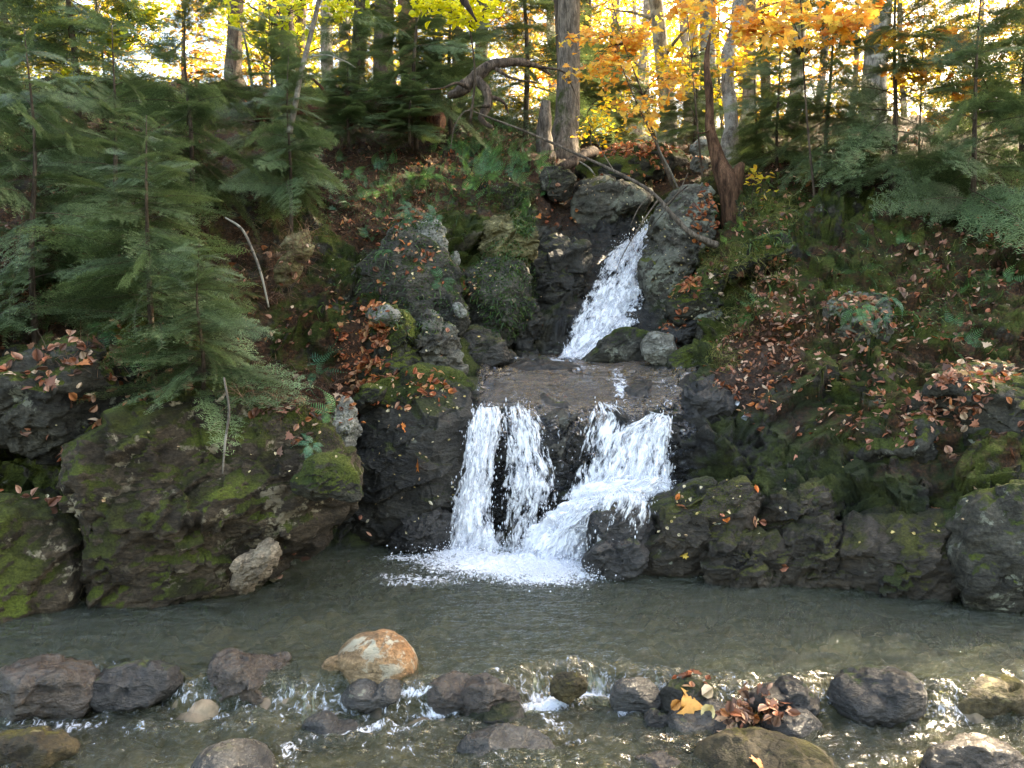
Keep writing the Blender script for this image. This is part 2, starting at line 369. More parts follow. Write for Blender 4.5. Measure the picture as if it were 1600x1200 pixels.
tag(hill, "dark mossy rock banks and leaf-strewn slope around the cascade", kind="structure")
def ground(px, py):
    """point and normal of the hillside seen at a pixel"""
    j = int(np.clip((px - PXA) / (PXB - PXA) * (NC - 1), 0, NC - 1)); i = int(np.argmin(np.abs(PYt[:NR, j] - py)))
    return TPd[i, j].copy(), NG[i, j].copy()
# ---- stream bed
xs = np.linspace(-9, 9, 520); ys = np.linspace(1.2, 7.2, 240); X, Yg = np.meshgrid(xs, ys)
EDGE = 3.97
def edge_y(x): return EDGE + .10 * np.sin(x * 2.3 + .6) + .06 * np.sin(x * 5.1)
bz = -.16 - .34 * sm(0, .9, Yg - edge_y(X)) - .16 * sm(0, .3, edge_y(X) - Yg)
q = np.stack([X, Yg, np.zeros_like(X)], -1).reshape(-1, 3)
bz = bz + (.045 * fbm(q * 3.3, 3) + .05 * facets(q * 5.5) + .07 * facets(q * 6.5 + .3, 4, True) + .035 * facets(q * 14 + .7, 6, True)).reshape(X.shape)
t = NT("stream_bed_stones"); n = t.noise(3.5, 6, .6); vo = t.node("TexVoronoi", {"Vector": t.mapped((1, 1, 1)), "Scale": 9.0}, feature='F1')
c = t.ramp(n, [(.3, (.030, .028, .016)), (.5, (.12, .098, .062)), (.68, (.26, .20, .14))])
c = t.mix(.75, c, t.ramp(t.node('SeparateColor', {0: vo.outputs['Color']}).outputs[0], [(.1, (.45, .38, .30)), (.5, (.9, .85, .8)), (.95, (1.7, 1.5, 1.25))]), 'MULTIPLY'); c = t.mix(.5, c, t.ramp(t.noise(24, 6, .7), [(.3, .5), (.7, 1.5)]), 'MULTIPLY')
M_bed = t.finish(t.pbr(c, .6, t.bump(t.math('SUBTRACT', 1.0, vo.outputs[0]), .6, .04)))
bed = mk("stream_bed", np.stack([X, Yg, bz], -1).reshape(-1, 3), grid_faces(*X.shape), M_bed)
tag(bed, "stony brown bed under the clear stream water", kind="structure")

# ================================================================== water surfaces
def water_mat(name, tint, fade=False, foam_scale=9.0, gloss=1.0, grough=.05, bumps=.5, murk=.35, murkcol=(.05, .06, .035), foamlo=.5):
    t = NT(name)
    pv = t.mapped((1, 2.1, 1))
    n1 = t.noise(5.5, 3, .55, .6, pv); n2 = t.noise(19, 4, .6, .5, pv); n3 = t.noise(60, 2, .5, 0, pv)
    tb = t.attr("chop")
    h = t.math('ADD', t.math('MULTIPLY', n1, .9), t.math('ADD', t.math('MULTIPLY', n2, .55), t.math('MULTIPLY', n3, .14)))
    h = t.math('MULTIPLY', h, t.math('ADD', 1.0, t.math('MULTIPLY', tb, .35)))
    bp = t.node("Bump", {"Height": h, "Strength": bumps, "Distance": .09}).outputs[0]
    fr_ = t.node("Fresnel", {"IOR": 1.33, "Normal": bp}).outputs[0]
    gl = t.node("BsdfGlossy", {"Color": (.95, .97, 1.0), "Roughness": grough, "Normal": bp}).outputs[0]
    tr = t.node("BsdfTransparent", {"Color": tint}).outputs[0]
    df = t.node("BsdfDiffuse", {"Color": murkcol}).outputs[0]
    under_ = t.node("MixShader", {0: t.math('MULTIPLY', murk, t.math('SUBTRACT', 1.0, t.math('MULTIPLY', tb, .45))), 1: tr, 2: df}).outputs[0]
    base = t.node("MixShader", {0: t.math('ADD', t.math('MULTIPLY', fr_, gloss), .02 * gloss, True), 1: under_, 2: gl}).outputs[0]
    # foam
    fa = t.attr("foam")
    fv = t.mapped((1.5, .9, 1))
    fn = t.noise(foam_scale, 9, .7, .9, fv)
    f = t.math('ADD', fa, t.math('MULTIPLY', t.math('SUBTRACT', fn, .5), 2.4))
    f = t.ramp(f, [(foamlo - .06, 0.0), (foamlo + .36, 1.0)])
    if 12 < foam_scale < 20: f = t.math('MAXIMUM', f, t.math('MULTIPLY', t.ramp(t.noise(7, 8, .7, 1.5, t.mapped((1.6, 2.6, 2.6), rot=(.3, .25, .6))), [(.58, 0.0), (.76, .32)]), .8)); fa = t.math('ADD', fa, .2)
    f = t.math('MULTIPLY', f, t.ramp(fa, [(.02, 0.0), (.12, 1.0)]))
    fs = t.pbr(t.mix(t.noise(35, 4), (.62, .66, .73), (.86, .88, .92)), .5, t.bump(t.noise(30, 6, .7), .7, .03))
    allw = t.node("MixShader", {0: f, 1: base, 2: fs}).outputs[0]
    if fade: allw = t.node("MixShader", {0: t.attr("fade"), 1: t.node("BsdfTransparent").outputs[0], 2: allw}).outputs[0]
    return t.finish(allw)
M_pool = water_mat("pool_water", (.74, .76, .56), foam_scale=22, murk=.17, murkcol=(.115, .135, .075), bumps=1.0)
xs = np.concatenate([np.linspace(-9, -4.6, 120)[:-1], np.linspace(-4.6, 4.6, 660), np.linspace(4.6, 9, 120)[1:]]); ys = np.concatenate([np.linspace(1.3, 3.0, 90), np.linspace(3.008, 7.0, 420)]); X, Yw = np.meshgrid(xs, ys)
q = np.stack([X, Yw, np.zeros_like(X)], -1).reshape(-1, 3)
low = sm(.0, .16, edge_y(X) - Yw)                       # 1 = below the little weir
weir = np.exp(-((edge_y(X) - Yw - .12) / .10) ** 2)
DROP = .14
PXw, PYw = to_px(np.stack([X, Yw, -DROP * low], -1))
def pblob0(PX_, PY_, lst):
    A = np.zeros(PX_.shape)
    for cx, cy_, rx, ry, ang, st in lst: A = np.maximum(A, st * np.exp(-(((PX_ - cx) / rx) ** 2 + ((PY_ - cy_) / ry) ** 2)))
    return A
rip = fbm(q * np.array([3.6, 7, 1]), 3).reshape(X.shape); rip2 = fbm(q * np.array([11, 20, 1]) + 9, 2).reshape(X.shape)
amp = .019 + .034 * low + .05 * weir
nearfall = np.exp(-(((X - .15) / 1.3) ** 2 + ((Yw - 5.6) / .55) ** 2))
zz = -DROP * low + amp * rip + amp * .45 * rip2 + .02 * nearfall * (fbm(q * 9, 3).reshape(X.shape)) + np.clip(pblob0(PXw, PYw, [(820, 884, 130, 16, 3, 1.0), (722, 866, 60, 10, 0, .8)]), 0, 1) * (.035 + .06 * np.abs(fbm(q * 11 + 3, 4)).reshape(X.shape)) - .05 * sm(3.6, 1.6, Yw)
def _unused(): pass
def pblob(PX_, PY_, lst, base=0.0):
    A = np.full(PX_.shape, float(base))
    for cx, cy_, rx, ry, ang, st in lst:
        c_, s_ = math.cos(R_(ang)), math.sin(R_(ang)); dx = PX_ - cx; dy = PY_ - cy_
        u = (dx * c_ + dy * s_) / rx; v = (-dx * s_ + dy * c_) / ry
        w = np.exp(-(u * u + v * v) * 1.2); A = np.maximum(A, st * w)
    return A
foam = pblob(PXw, PYw, [(800, 885, 170, 26, 3, 1.15), (720, 868, 70, 14, 0, .9), (640, 872, 60, 9, 0, .62), (850, 905, 90, 14, 0, .85), (660, 905, 110, 10, 3, .55), (640, 912, 70, 7, 0, .5),
    (870, 1094, 70, 13, -8, .95), (935, 1083, 55, 9, 5, 1.05), (1000, 1106, 45, 10, -10, .8), (840, 1080, 26, 7, 0, .8), (590, 1090, 70, 7, -5, .6), (650, 1082, 50, 8, 0, .8), (690, 1108, 55, 9, -10, .78), (560, 1140, 110, 9, -10, .55), (640, 1135, 60, 7, -12, .55),
    (450, 1080, 70, 12, 0, .42), (430, 1110, 50, 14, 40, .4), (620, 1165, 60, 12, 0, .42), (450, 1175, 30, 20, 50, .55), (870, 1130, 60, 20, 30, .45), (500, 1110, 90, 16, 0, .33), (880, 1160, 90, 16, 0, .3),
    (1240, 1090, 50, 8, 0, .3), (250, 1090, 120, 16, 0, .45), (100, 1130, 120, 20, -5, .4), (1350, 1085, 90, 12, 0, .45), (1500, 1120, 90, 18, 0, .4)])
foam = np.maximum(np.clip(foam * 1.12, 0, 1.3), np.maximum(weir * .40, low * .16 + .16 * low * rip))
pool = mk("stream_water", np.stack([X, Yw, zz], -1).reshape(-1, 3), grid_faces(*X.shape), M_pool, attrs={"foam": foam.ravel(), "chop": low.ravel()})
tag(pool, "rippled green-grey pool spilling into foamy shallow rapids", kind="structure")
# upper basin water
M_film = water_mat("ledge_water", (.46, .455, .45), fade=True, foam_scale=16, murk=.0,  bumps=.5, gloss=.30, grough=.09, murkcol=(.08, .09, .09), foamlo=.52)
# ================================================================== waterfalls
def fall_mat():
    t = NT("falling_white_water")
    uv = t.node("UVMap").outputs[0]
    wv = t.node("Mix", {0: .06, 6: uv, 7: t.node("TexNoise", {"Vector": uv, "Scale": 5.0, "Detail": 3}).outputs["Color"]}, data_type='RGBA').outputs[2]
    def nz(sx, sy, sc, det, ro=.65, dist=.3): return t.noise(sc, det, ro, dist, t.mapped((sx, sy, 1), wv))
    a = nz(2.6, .8, 4.5, 7, .62); b = nz(2.4, .62, 19, 4, .58, .5)
    cov = t.attr("cov")
    v = t.math('ADD', cov, t.math('ADD', t.math('MULTIPLY', t.math('SUBTRACT', a, .5), 2.1), t.math('MULTIPLY', t.math('SUBTRACT', b, .5), 2.2)))
    al = t.ramp(v, [(.20, 0.0), (.40, .38), (.72, 1.0)])
    c = t.ramp(t.math('ADD', t.math('MULTIPLY', b, .6), t.math('MULTIPLY', a, .4)), [(.32, (.58, .62, .70)), (.48, (.80, .82, .88)), (.58, (.95, .96, .97))])
    h = t.math('ADD', b, t.math('MULTIPLY', a, .8))
    bp = t.bump(h, .18, .03)
    s1 = t.pbr(c, .35, bp, **{"Specular IOR Level": .5}); s2 = t.node("BsdfTranslucent", {"Color": (.85, .88, .95), "Normal": bp}).outputs[0]
    s = t.node("MixShader", {0: .25, 1: s1, 2: s2}).outputs[0]
    return t.finish(t.node("MixShader", {0: al, 1: t.node("BsdfTransparent").outputs[0], 2: s}).outputs[0])
M_fall = fall_mat()
t = NT("water_droplets"); M_drop = t.finish(t.node("MixShader", {0: .3, 1: t.pbr((.88, .91, .96), .2), 2: t.node("BsdfTranslucent", {"Color": (.9, .92, 1)}).outputs[0]}).outputs[0])
OCT_V = np.array([[1, 0, 0], [-1, 0, 0], [0, 1, 0], [0, -1, 0], [0, 0, 1], [0, 0, -1]], float)
OCT_F = np.array([[0, 2, 4], [2, 1, 4], [1, 3, 4], [3, 0, 4], [2, 0, 5], [1, 2, 5], [3, 1, 5], [0, 3, 5]])
def ground_Y(px, py):
    j = np.clip(((np.asarray(px) - PXA) / (PXB - PXA) * (NC - 1)).astype(int), 0, NC - 1)
    rp = np.concatenate([rows_py, [200]]); k = np.interp(-np.asarray(py, float), -rp, np.arange(len(rp)))
    i = np.clip(k / len(ROWS) * (NR - 1), 0, NR - 1).astype(int)
    return YY[i, j]
def sheet(rows, nu=120, nv=200, off=.10, bulge=.06, rough=.03, covf=None, cov0=.75, edge=.35, seed=0, sub=(), vs=1.0):
    """rows: (py, left px, right px, coverage)"""
    Rr = np.array([r[:4] for r in rows], float); s = np.linspace(0, 1, nv); k = np.linspace(0, 1, len(Rr))
    Rs = np.stack([np.interp(s, k, Rr[:, i]) for i in range(4)], 1)
    for i in range(3): Rs[:, i] = np.convolve(np.pad(Rs[:, i], 8, 'edge'), np.ones(17) / 17, 'valid')
    u = np.linspace(0, 1, nu)
    PXs = Rs[:, 1:2] * (1 - u) + Rs[:, 2:3] * u; PYs = np.repeat(Rs[:, :1], nu, 1)
    Yg = ground_Y(PXs, PYs); Yg = blur(blur(Yg, 8, 0), 6, 1)
    jag = np.stack([u * 6, u * 0 + seed, u * 0], 1)
    prof = np.sin(np.pi * np.clip(u, 0, 1)) ** .6
    Y = Yg - off - bulge * prof[None]
    P = at(PXs, PYs, Y)
    L = np.linalg.norm(np.diff(P[:, nu // 2], axis=0), axis=1); vl = np.concatenate([[0], np.cumsum(L)])
    wd = np.linalg.norm(P[:, -1] - P[:, 0], axis=1).mean(); uu = np.repeat((u * wd)[None], nv, 0); vv = np.repeat(vl[:, None], nu, 1)
    n = vnormals_grid(P); fl = (n * (P - np.array([0, 0, CAMH]))).sum(-1) > 0; n[fl] *= -1
    q = np.stack([uu * 11, vv * 4, uu * 0 + seed * 3.1], -1).reshape(-1, 3)
    P = P + n * (rough * (fbm(q, 3) + .25 * fbm(q * 3.1, 2))).reshape(nv, nu, 1)
    cov = np.repeat(Rs[:, 3:4], nu, 1)
    e = np.minimum(u, 1 - u)[None] * wd; cov = cov - edge * sm(.16, 0, e) - .55 * sm(.05, 0, e)
    cov = cov - .9 * sm(.07, 0, s)[:, None] * (fbm(np.stack([u * wd * 9, u * 0, u * 0 + seed], 1), 3)[None] + .6)
    for cx, cy_, rx, ry, ang, dv in sub:
        c_, s_ = math.cos(R_(ang)), math.sin(R_(ang)); dx = PXs - cx; dy = PYs - cy_
        w = np.exp(-(((dx * c_ + dy * s_) / rx) ** 2 + ((-dx * s_ + dy * c_) / ry) ** 2)); cov = cov + dv * w
    return P, n, cov, uu * (1 + .3 * (vs > 1)), vv * vs
def waterfall(name, label, specs, ndrop=3000):
    base = specs[0][0]
    allP = []; root = None
    bag = None; Vs, Fs, uvs, covs = [], [], [], []; n0 = 0; SP = []
    for P, n, cov, uu, vv in specs:
        nv, nu = cov.shape; Vs.append(P.reshape(-1, 3)); Fs.append(grid_faces(nv, nu)[:, ::-1] + n0); n0 += nv * nu
        uvs.append(np.stack([uu, vv], -1).reshape(-1, 2) + len(Vs) * 3.7); covs.append(cov.ravel())
        SP.append((P.reshape(-1, 3), n.reshape(-1, 3), cov.ravel()))
    V = np.concatenate(Vs); b = V[V[:, 2].argmin()].copy()
    root = empty(name, b, label, "waterfall")
    mk("falling_sheet", V, np.concatenate(Fs), M_fall, root, attrs={"cov": np.concatenate(covs)}, uv=np.concatenate(uvs), base=b)
    bag = Bag(); Pn = np.concatenate([s[0] for s in SP]); Nn = np.concatenate([s[1] for s in SP]); cc = np.concatenate([s[2] for s in SP])
    w = np.clip(cc + .1, .02, 1) ** 1.0; w = w * (cc > .0); w /= w.sum()
    ndrop = int(ndrop * .45); idx = rng.choice(len(Pn), ndrop, p=w)
    o = Pn[idx] + Nn[idx] * (rng.random((ndrop, 1)) ** 2 * .10 + .005) + rng.normal(size=(ndrop, 3)) * np.array([.02, .01, .02])
    sz = .0018 + .005 * rng.random(ndrop) ** 3
    V = OCT_V[None] * np.stack([sz, sz, sz * (1 + 2.8 * rng.random(ndrop))], -1)[:, None] + o[:, None]
    F = (OCT_F[None] + 6 * np.arange(ndrop)[:, None, None]).reshape(-1, 3)
    sp = mk("spray", V.reshape(-1, 3), F, M_drop, root, base=b); sp["kind"] = "stuff"
    return root
A = dict(nu=110, nv=220)
waterfall("waterfall", "tall slanting white upper waterfall pouring between the grey boulders", [
    sheet([(346, 1018, 1030, .9), (362, 996, 1029, .82), (385, 962, 1018, .72), (400, 940, 1012, .68), (430, 928, 1006, .66), (470, 908, 1010, .74), (510, 888, 1002, .78), (540, 880, 975, .82), (561, 868, 928, .95)], off=.16, bulge=.10, rough=.05, edge=.3, sub=[(975, 530, 14, 26, 20, -.5), (950, 438, 26, 14, 0, -.35), (905, 500, 10, 30, 20, -.25)], **A),
    sheet([(352, 1012, 1029, .55), (385, 965, 1016, .5), (410, 945, 1010, .5), (470, 905, 1006, .5), (520, 882, 990, .55), (561, 872, 930, .6)], off=.25, bulge=.12, rough=.06, seed=3, **A)], 3000)
waterfall("waterfall", "narrow white column of falling water beside the dark mossy wall", [
    sheet([(634, 727, 792, .85), (660, 725, 790, .72), (700, 722, 782, .78), (740, 722, 775, .8), (780, 708, 772, .85), (820, 696, 772, .85), (850, 672, 785, 1.1), (874, 655, 800, 1.2)], off=.16, rough=.035, **A),
    sheet([(640, 730, 785, .4), (700, 724, 778, .5), (780, 704, 775, .6), (840, 688, 780, .6), (872, 676, 784, .7)], off=.24, rough=.05, seed=5, **A)], 2200)
waterfall("waterfall", "thin lacy middle stream of falling water over brown rock", [
    sheet([(630, 786, 830, .5), (655, 780, 846, .55), (690, 782, 858, .62), (730, 780, 870, .72), (780, 772, 880, .58), (820, 768, 872, .5), (868, 760, 868, .72)], off=.15, rough=.04, seed=7, sub=[(805, 815, 26, 50, 10, -.45), (785, 700, 10, 40, 0, -.3)], **A),
    sheet([(730, 800, 860, .35), (790, 785, 865, .35), (868, 775, 860, .5)], off=.22, rough=.05, seed=8, nu=80, nv=120)], 1500)
waterfall("waterfall", "broad white lower waterfall fanning out then rushing down to the pool", [
    sheet([(628, 932, 966, .55), (650, 915, 1054, .55), (680, 900, 1058, .66), (730, 892, 1056, .74), (760, 888, 1056, .9), (782, 876, 1046, 1.1)], off=.17, rough=.045, seed=11, sub=[(990, 645, 26, 24, 0, -1.2), (915, 715, 24, 45, 0, -.35)], **A),
    sheet([(640, 1015, 1052, .35), (680, 945, 1052, .5), (740, 925, 1050, .55), (780, 890, 1045, .7)], off=.25, rough=.06, seed=12, **A),
    sheet([(742, 985, 1056, .35), (758, 925, 1054, .95), (785, 868, 1010, 1.25), (810, 850, 945, 1.25), (840, 825, 920, 1.25), (870, 800, 912, 1.3), (904, 740, 918, 1.35)], off=.34, bulge=.12, rough=.10, vs=2.2, seed=13, **A),
    sheet([(760, 960, 1040, .6), (785, 880, 985, .8), (830, 850, 910, .8), (900, 790, 910, .9)], off=.44, bulge=.10, rough=.11, vs=2.2, seed=14, **A)], 4200)
# threads of water draped over the round boulder
waterfall("waterfall", "white threads of water draped over the round dark boulder", [
    sheet([(768, 930, 1025, .75), (785, 918, 1030, .55), (805, 905, 1028, .38), (830, 898, 1020, .30), (862, 900, 1005, .28)], off=.62, bulge=.10, rough=.03, seed=21, nu=110, nv=130, sub=[(968, 825, 34, 26, 0, -.35)])], 500)
# water film sliding over the ledge
def film(px0, px1, py0, py1, off=.03):
    j = np.where((pxs >= px0) & (pxs <= px1))[0]; pyc = PYt[:NR, 0]; i = np.where((PY[:, 300] >= py0) & (PY[:, 300] <= py1))[0]
    S_ = TPd[np.ix_(i, j)].copy()
    for a in range(3): S_[..., a] = blur(blur(S_[..., a], 7, 0, 2), 12, 1, 2)
    nn = NG[np.ix_(i, j)]; q = (S_ * np.array([7, 2.5, 7])).reshape(-1, 3)
    S_ = S_ + nn * (off + .006 * fbm(q * .6, 2).reshape(S_.shape[:2] + (1,)))
    return S_
S_ = film(728, 1112, 548, 850)
PXf, PYf = to_px(S_)
fo = pblob(PXf, PYf, [(845, 562, 70, 6, 2, 1.1), (900, 572, 90, 8, 5, .5), (968, 600, 16, 40, -8, .72), (890, 558, 40, 5, 0, .8), (745, 606, 7, 14, 0, .7), (820, 590, 60, 10, 0, .3), (1040, 600, 60, 20, 20, .36), (830, 620, 90, 20, 0, .32), (1045, 632, 14, 12, 0, .5), (950, 635, 20, 12, 0, .5), (760, 632, 40, 6, 0, .5), (1080, 620, 30, 20, 30, .33), (870, 648, 40, 8, 0, .5), (880, 700, 30, 40, 0, .34)])
fd = np.ones(S_.shape[:2]); ii_ = np.arange(fd.shape[0])[:, None]; jj_ = np.arange(fd.shape[1])[None]
fd = sm(0, 8, ii_) * sm(0, 26, fd.shape[0] - 1 - ii_) * sm(0, 10, jj_) * sm(0, 14, fd.shape[1] - 1 - jj_)
f_ = mk("ledge_water", S_.reshape(-1, 3), grid_faces(*S_.shape[:2])[:, ::-1], M_film, attrs={"foam": fo.ravel(), "chop": fo.ravel() * 0, "fade": fd.ravel()})
tag(f_, "thin clear water sliding over the dark rock ledge", kind="structure")
# little spills over the weir between the foreground stones
for k, (xa, xb, cv, lb_) in enumerate([(822, 862, .62, "small curtain of water spilling left of the rough weir stone"), (912, 958, .66, "small curtain of water spilling right of the rough weir stone"), (1012, 1050, .45, "thin spill of water beside the purple-grey weir stone"), (742, 800, .5, "smooth spill sliding over the wet sloping stone"), (440, 505, .42, "smooth spill between the flat brown rock and the orange boulder"), (652, 672, .5, "narrow spill right of the orange boulder")]):
    x0_, x1_ = on_z(xa, 1054, 0)[0], on_z(xb, 1054, 0)[0]; nu_, nv_ = 60, 70; u_ = np.linspace(x0_, x1_, nu_); v_ = np.linspace(0, 1, nv_)
    U_, V_ = np.meshgrid(u_, v_); yy_ = edge_y(U_) + .05 - .22 * V_; zz_ = .004 - .19 * sm(.15, .95, V_)
    yy_ += .012 * fbm(np.stack([U_ * 30, V_ * 2, U_ * 0 + k], -1).reshape(-1, 3), 3).reshape(U_.shape); zz_ += .012 * fbm(np.stack([U_ * 25, V_ * 2, U_ * 0 + k + 5], -1).reshape(-1, 3), 3).reshape(U_.shape)
    ee = np.minimum(U_ - x0_, x1_ - U_); cov_ = (cv * sm(0, .04, ee) + .2 * sm(.6, 1, V_)) * sm(.30, .62, V_) - .08 - .3 * sm(.35, .2, V_)
    b_ = np.array([(x0_ + x1_) / 2, EDGE, -.19]); tag(mk("waterfall", np.stack([U_, yy_, zz_], -1).reshape(-1, 3), grid_faces(nv_, nu_), M_fall, attrs={"cov": cov_.ravel()}, uv=np.stack([U_ + k, V_ * .35], -1).reshape(-1, 2), base=b_), lb_, "waterfall", "little spills over the stone weir")
# foam heaped where the falls land
bag = Bag(); nf = 5000
cx = np.concatenate([rng.normal(725, 40, nf // 4), rng.normal(850, 48, nf - nf // 4)]); fy = np.concatenate([868 + np.abs(rng.normal(0, 8, nf // 4)), 895 + rng.normal(0, 10, nf - nf // 4)])
b0 = on_z(cx, fy, 0.01); b0[:, 2] = .0 + np.abs(rng.normal(0, .03, nf)) + .09 * rng.random(nf) ** 3
sz = .002 + .006 * rng.random(nf) ** 3
V = OCT_V[None] * sz[:, None, None] + b0[:, None]
spl = mk("foam", V.reshape(-1, 3), (OCT_F[None] + 6 * np.arange(nf)[:, None, None]).reshape(-1, 3), M_drop); tag(spl, "white splashing foam at the foot of the falls", kind="stuff")
# ================================================================== rocks and boulders
import bmesh
_ico = {}
def ico(k):
    if k not in _ico:
        b = bmesh.new(); bmesh.ops.create_icosphere(b, subdivisions=k, radius=1); 
        V = np.array([v.co[:] for v in b.verts]); F = np.array([[v.index for v in f.verts] for f in b.faces]); b.free(); _ico[k] = (V, F)
    return _ico[k]
RM = dict(
    mossy=rock_mat("mossy_boulder", (.010, .0095, .008), (.10, .092, .07), moss=.62, lichen=.45),
    verymossy=rock_mat("moss_covered_stone", (.010, .010, .008), (.08, .075, .055), moss=.95, lichen=.3),
    overhang=rock_mat("layered_mossy_boulder", (.009, .007, .005), (.11, .08, .05), moss=.84, lichen=.6, lich=(.44, .37, .25), mosscol=((.020, .017, .006), (.080, .098, .014))),
    wet=rock_mat("dark_wet_rock", (.007, .0065, .006), (.052, .047, .042), moss=.30, lichen=.0, wet=.85),
    wetmoss=rock_mat("wet_rock_with_moss", (.008, .0075, .006), (.062, .055, .042), moss=.58, lichen=.12, wet=.6, mosscol=((.014, .018, .005), (.06, .068, .012))),
    ramp=rock_mat("olive_streaked_rock", (.009, .0075, .005), (.08, .06, .04), moss=.66, lichen=.2, wet=.45, mosscol=((.018, .018, .005), (.085, .085, .014))),
    tanrock=rock_mat("pale_tan_layered_stone", (.07, .052, .036), (.36, .28, .19), moss=.15, lichen=.5, lich=(.45, .40, .30)),
    cliff=rock_mat("dark_green_cliff_rock", (.010, .0095, .007), (.10, .09, .065), moss=.58, lichen=.5, wet=.35, lich=(.24, .23, .15), mosscol=((.016, .024, .006), (.06, .075, .015))),
    grey=rock_mat("grey_stone", (.035, .033, .027), (.26, .245, .20), moss=.32, lichen=.9, lich=(.42, .42, .36)),
    pale=rock_mat("pale_stone", (.09, .088, .075), (.36, .35, .30), moss=.12, lichen=.8, lich=(.5, .5, .44)),
    yellow=rock_mat("ochre_stone", (.05, .040, .015), (.30, .26, .12), moss=.30, lichen=.5, lich=(.36, .34, .2)),
    lichened=rock_mat("lichened_grey_brown_stone", (.025, .022, .018), (.16, .145, .115), moss=.42, lichen=1.1, lich=(.30, .31, .24)),
    tan=rock_mat("tan_boulder", (.15, .085, .035), (.42, .31, .19), moss=.0, lichen=.9, lich=(.50, .47, .36), wet=.1, tint=(.27, .125, .05)),
    brown=rock_mat("brown_wet_stone", (.010, .008, .0055), (.08, .058, .038), moss=.1, lichen=.1, wet=.95, tint=(.065, .045, .033)),
    purple=rock_mat("purple_grey_wet_stone", (.009, .0085, .0075), (.07, .064, .056), moss=.12, lichen=.1, wet=.95),
    olive=rock_mat("olive_brown_boulder", (.014, .010, .005), (.12, .09, .036), moss=.42, lichen=.5, wet=.25, lich=(.42, .36, .16), mosscol=((.03, .028, .007), (.13, .11, .02))),
)
ROCKS = []
def rock(label, out, Y, T, mat, amp=.10, fs=3.2, sub=6, n=3.0, lean=0.0, cat="rock", name="rock", fine=.5, strat=(1, 1, 1.7), group=None, cuts=9):
    out = np.array(out, float); W_ = at(out[:, 0], out[:, 1], np.full(len(out), float(Y)))[:, [0, 2]]
    c = (W_.max(0) + W_.min(0)) / 2
    d = W_ - c; th = np.arctan2(d[:, 1], d[:, 0]); r = np.hypot(d[:, 0], d[:, 1]); o = np.argsort(th); th, r = th[o], r[o]
    tt = np.concatenate([th - 2 * np.pi, th, th + 2 * np.pi]); rr = np.tile(r, 3)
    g = np.linspace(-np.pi, np.pi, 181); rg = np.interp(g, tt, rr); rg[:-1] = np.convolve(np.concatenate([rg[-5:-1], rg[:-1], rg[:4]]), np.array([1, 2, 3, 4, 5, 4, 3, 2, 1]) / 25, 'valid')[:180]; rg[-1] = rg[0]
    V, F = ico(sub); a = np.arctan2(V[:, 2], V[:, 0]); rho = np.hypot(V[:, 0], V[:, 2])
    k = (rho ** n + np.abs(V[:, 1]) ** n) ** (-1 / n); R = np.interp(a, g, rg)
    U = V * k[:, None]; sd_ = np.random.default_rng(len(ROCKS) * 7 + 1)
    for _ in range(cuts):
        nv_ = sd_.normal(size=3); nv_[1] = (abs(nv_[1]) + .45) * (-1 if sd_.random() < .75 else 1); nv_ /= np.linalg.norm(nv_); dd_ = sd_.uniform(.58, .88); pr = U @ nv_
        kk_ = np.where(pr > dd_, dd_ / np.maximum(pr, 1e-6), 1.0); U = U * (kk_ * .93 + .07)[:, None]
    P = np.stack([U[:, 0] * R, U[:, 1] * T + lean * U[:, 2] * R, U[:, 2] * R], 1)
    cen = np.array([c[0], Y, c[1]]); Wp = P + cen; N_ = vnormals(Wp, F)
    if (N_ * V).sum() < 0: N_ = -N_
    size = float(r.mean()); L = (size + T) / 2; q = (Wp @ Rt.T) * np.array(strat) / L
    wq = q + .25 * np.stack([perlin(q * 1.3), perlin(q * 1.3 + 31), perlin(q * 1.3 + 63)], 1)
    dd = 1.5 * amp * (.5 * fbm(q * 1.1 + 4, 2) + facets(wq * fs * .45, 3) + .45 * facets(wq * fs * 1.1, 8) + .5 * fine * fbm(q * fs * .9, 4) + .12 * fine * ridged(q * fs * 4 * np.array([1, 1, 1.5]), 3))
    edge_keep = 1 - .25 * sm(.75, 1.0, rho)
    Wp = Wp + N_ * (dd * edge_keep * L)[:, None]
    b = np.array([cen[0], cen[1], Wp[:, 2].min()])
    o = mk(name, Wp, F, RM[mat], base=b); tag(o, label, cat, group); ROCKS.append(o); return o
def ell(cx, cy_, rx, ry, n=14, ang=0, pw=2.3):
    t_ = np.linspace(0, 2 * np.pi, n, endpoint=False); c, s_ = np.cos(t_), np.sin(t_)
    x = np.sign(c) * np.abs(c) ** (2 / pw) * rx; y = np.sign(s_) * np.abs(s_) ** (2 / pw) * ry; ca, sa = math.cos(R_(ang)), math.sin(R_(ang))
    return np.stack([cx + x * ca - y * sa, cy_ + x * sa + y * ca], 1)
# ---- left bank
rock("huge dark mossy boulder overhanging the left edge of the pool", [(120, 700), (200, 640), (300, 622), (380, 618), (450, 632), (505, 668), (540, 712), (560, 760), (560, 800), (540, 826), (490, 858), (450, 876), (415, 905), (385, 935), (345, 950), (250, 960), (150, 930), (100, 820)], 5.25, .55, 'overhang', amp=.085, sub=7, fs=3.6, fine=.9, name="boulder", cat="boulder")
rock("pale tan broken stone under the huge boulder at the left waterline", [(352, 930), (362, 895), (392, 862), (425, 842), (436, 856), (428, 885), (400, 918), (372, 938)], 4.84, .10, 'tanrock', amp=.09, fine=1, cuts=14)  # thin slab standing in for a pale patch of the boulder's own surface
rock("bright green moss cushion on the right shoulder of the huge boulder", [(450, 772), (470, 735), (505, 708), (538, 716), (560, 752), (562, 784), (520, 772), (480, 786)], 4.98, .16, 'verymossy', amp=.06, name="moss_cushion", cat="moss")
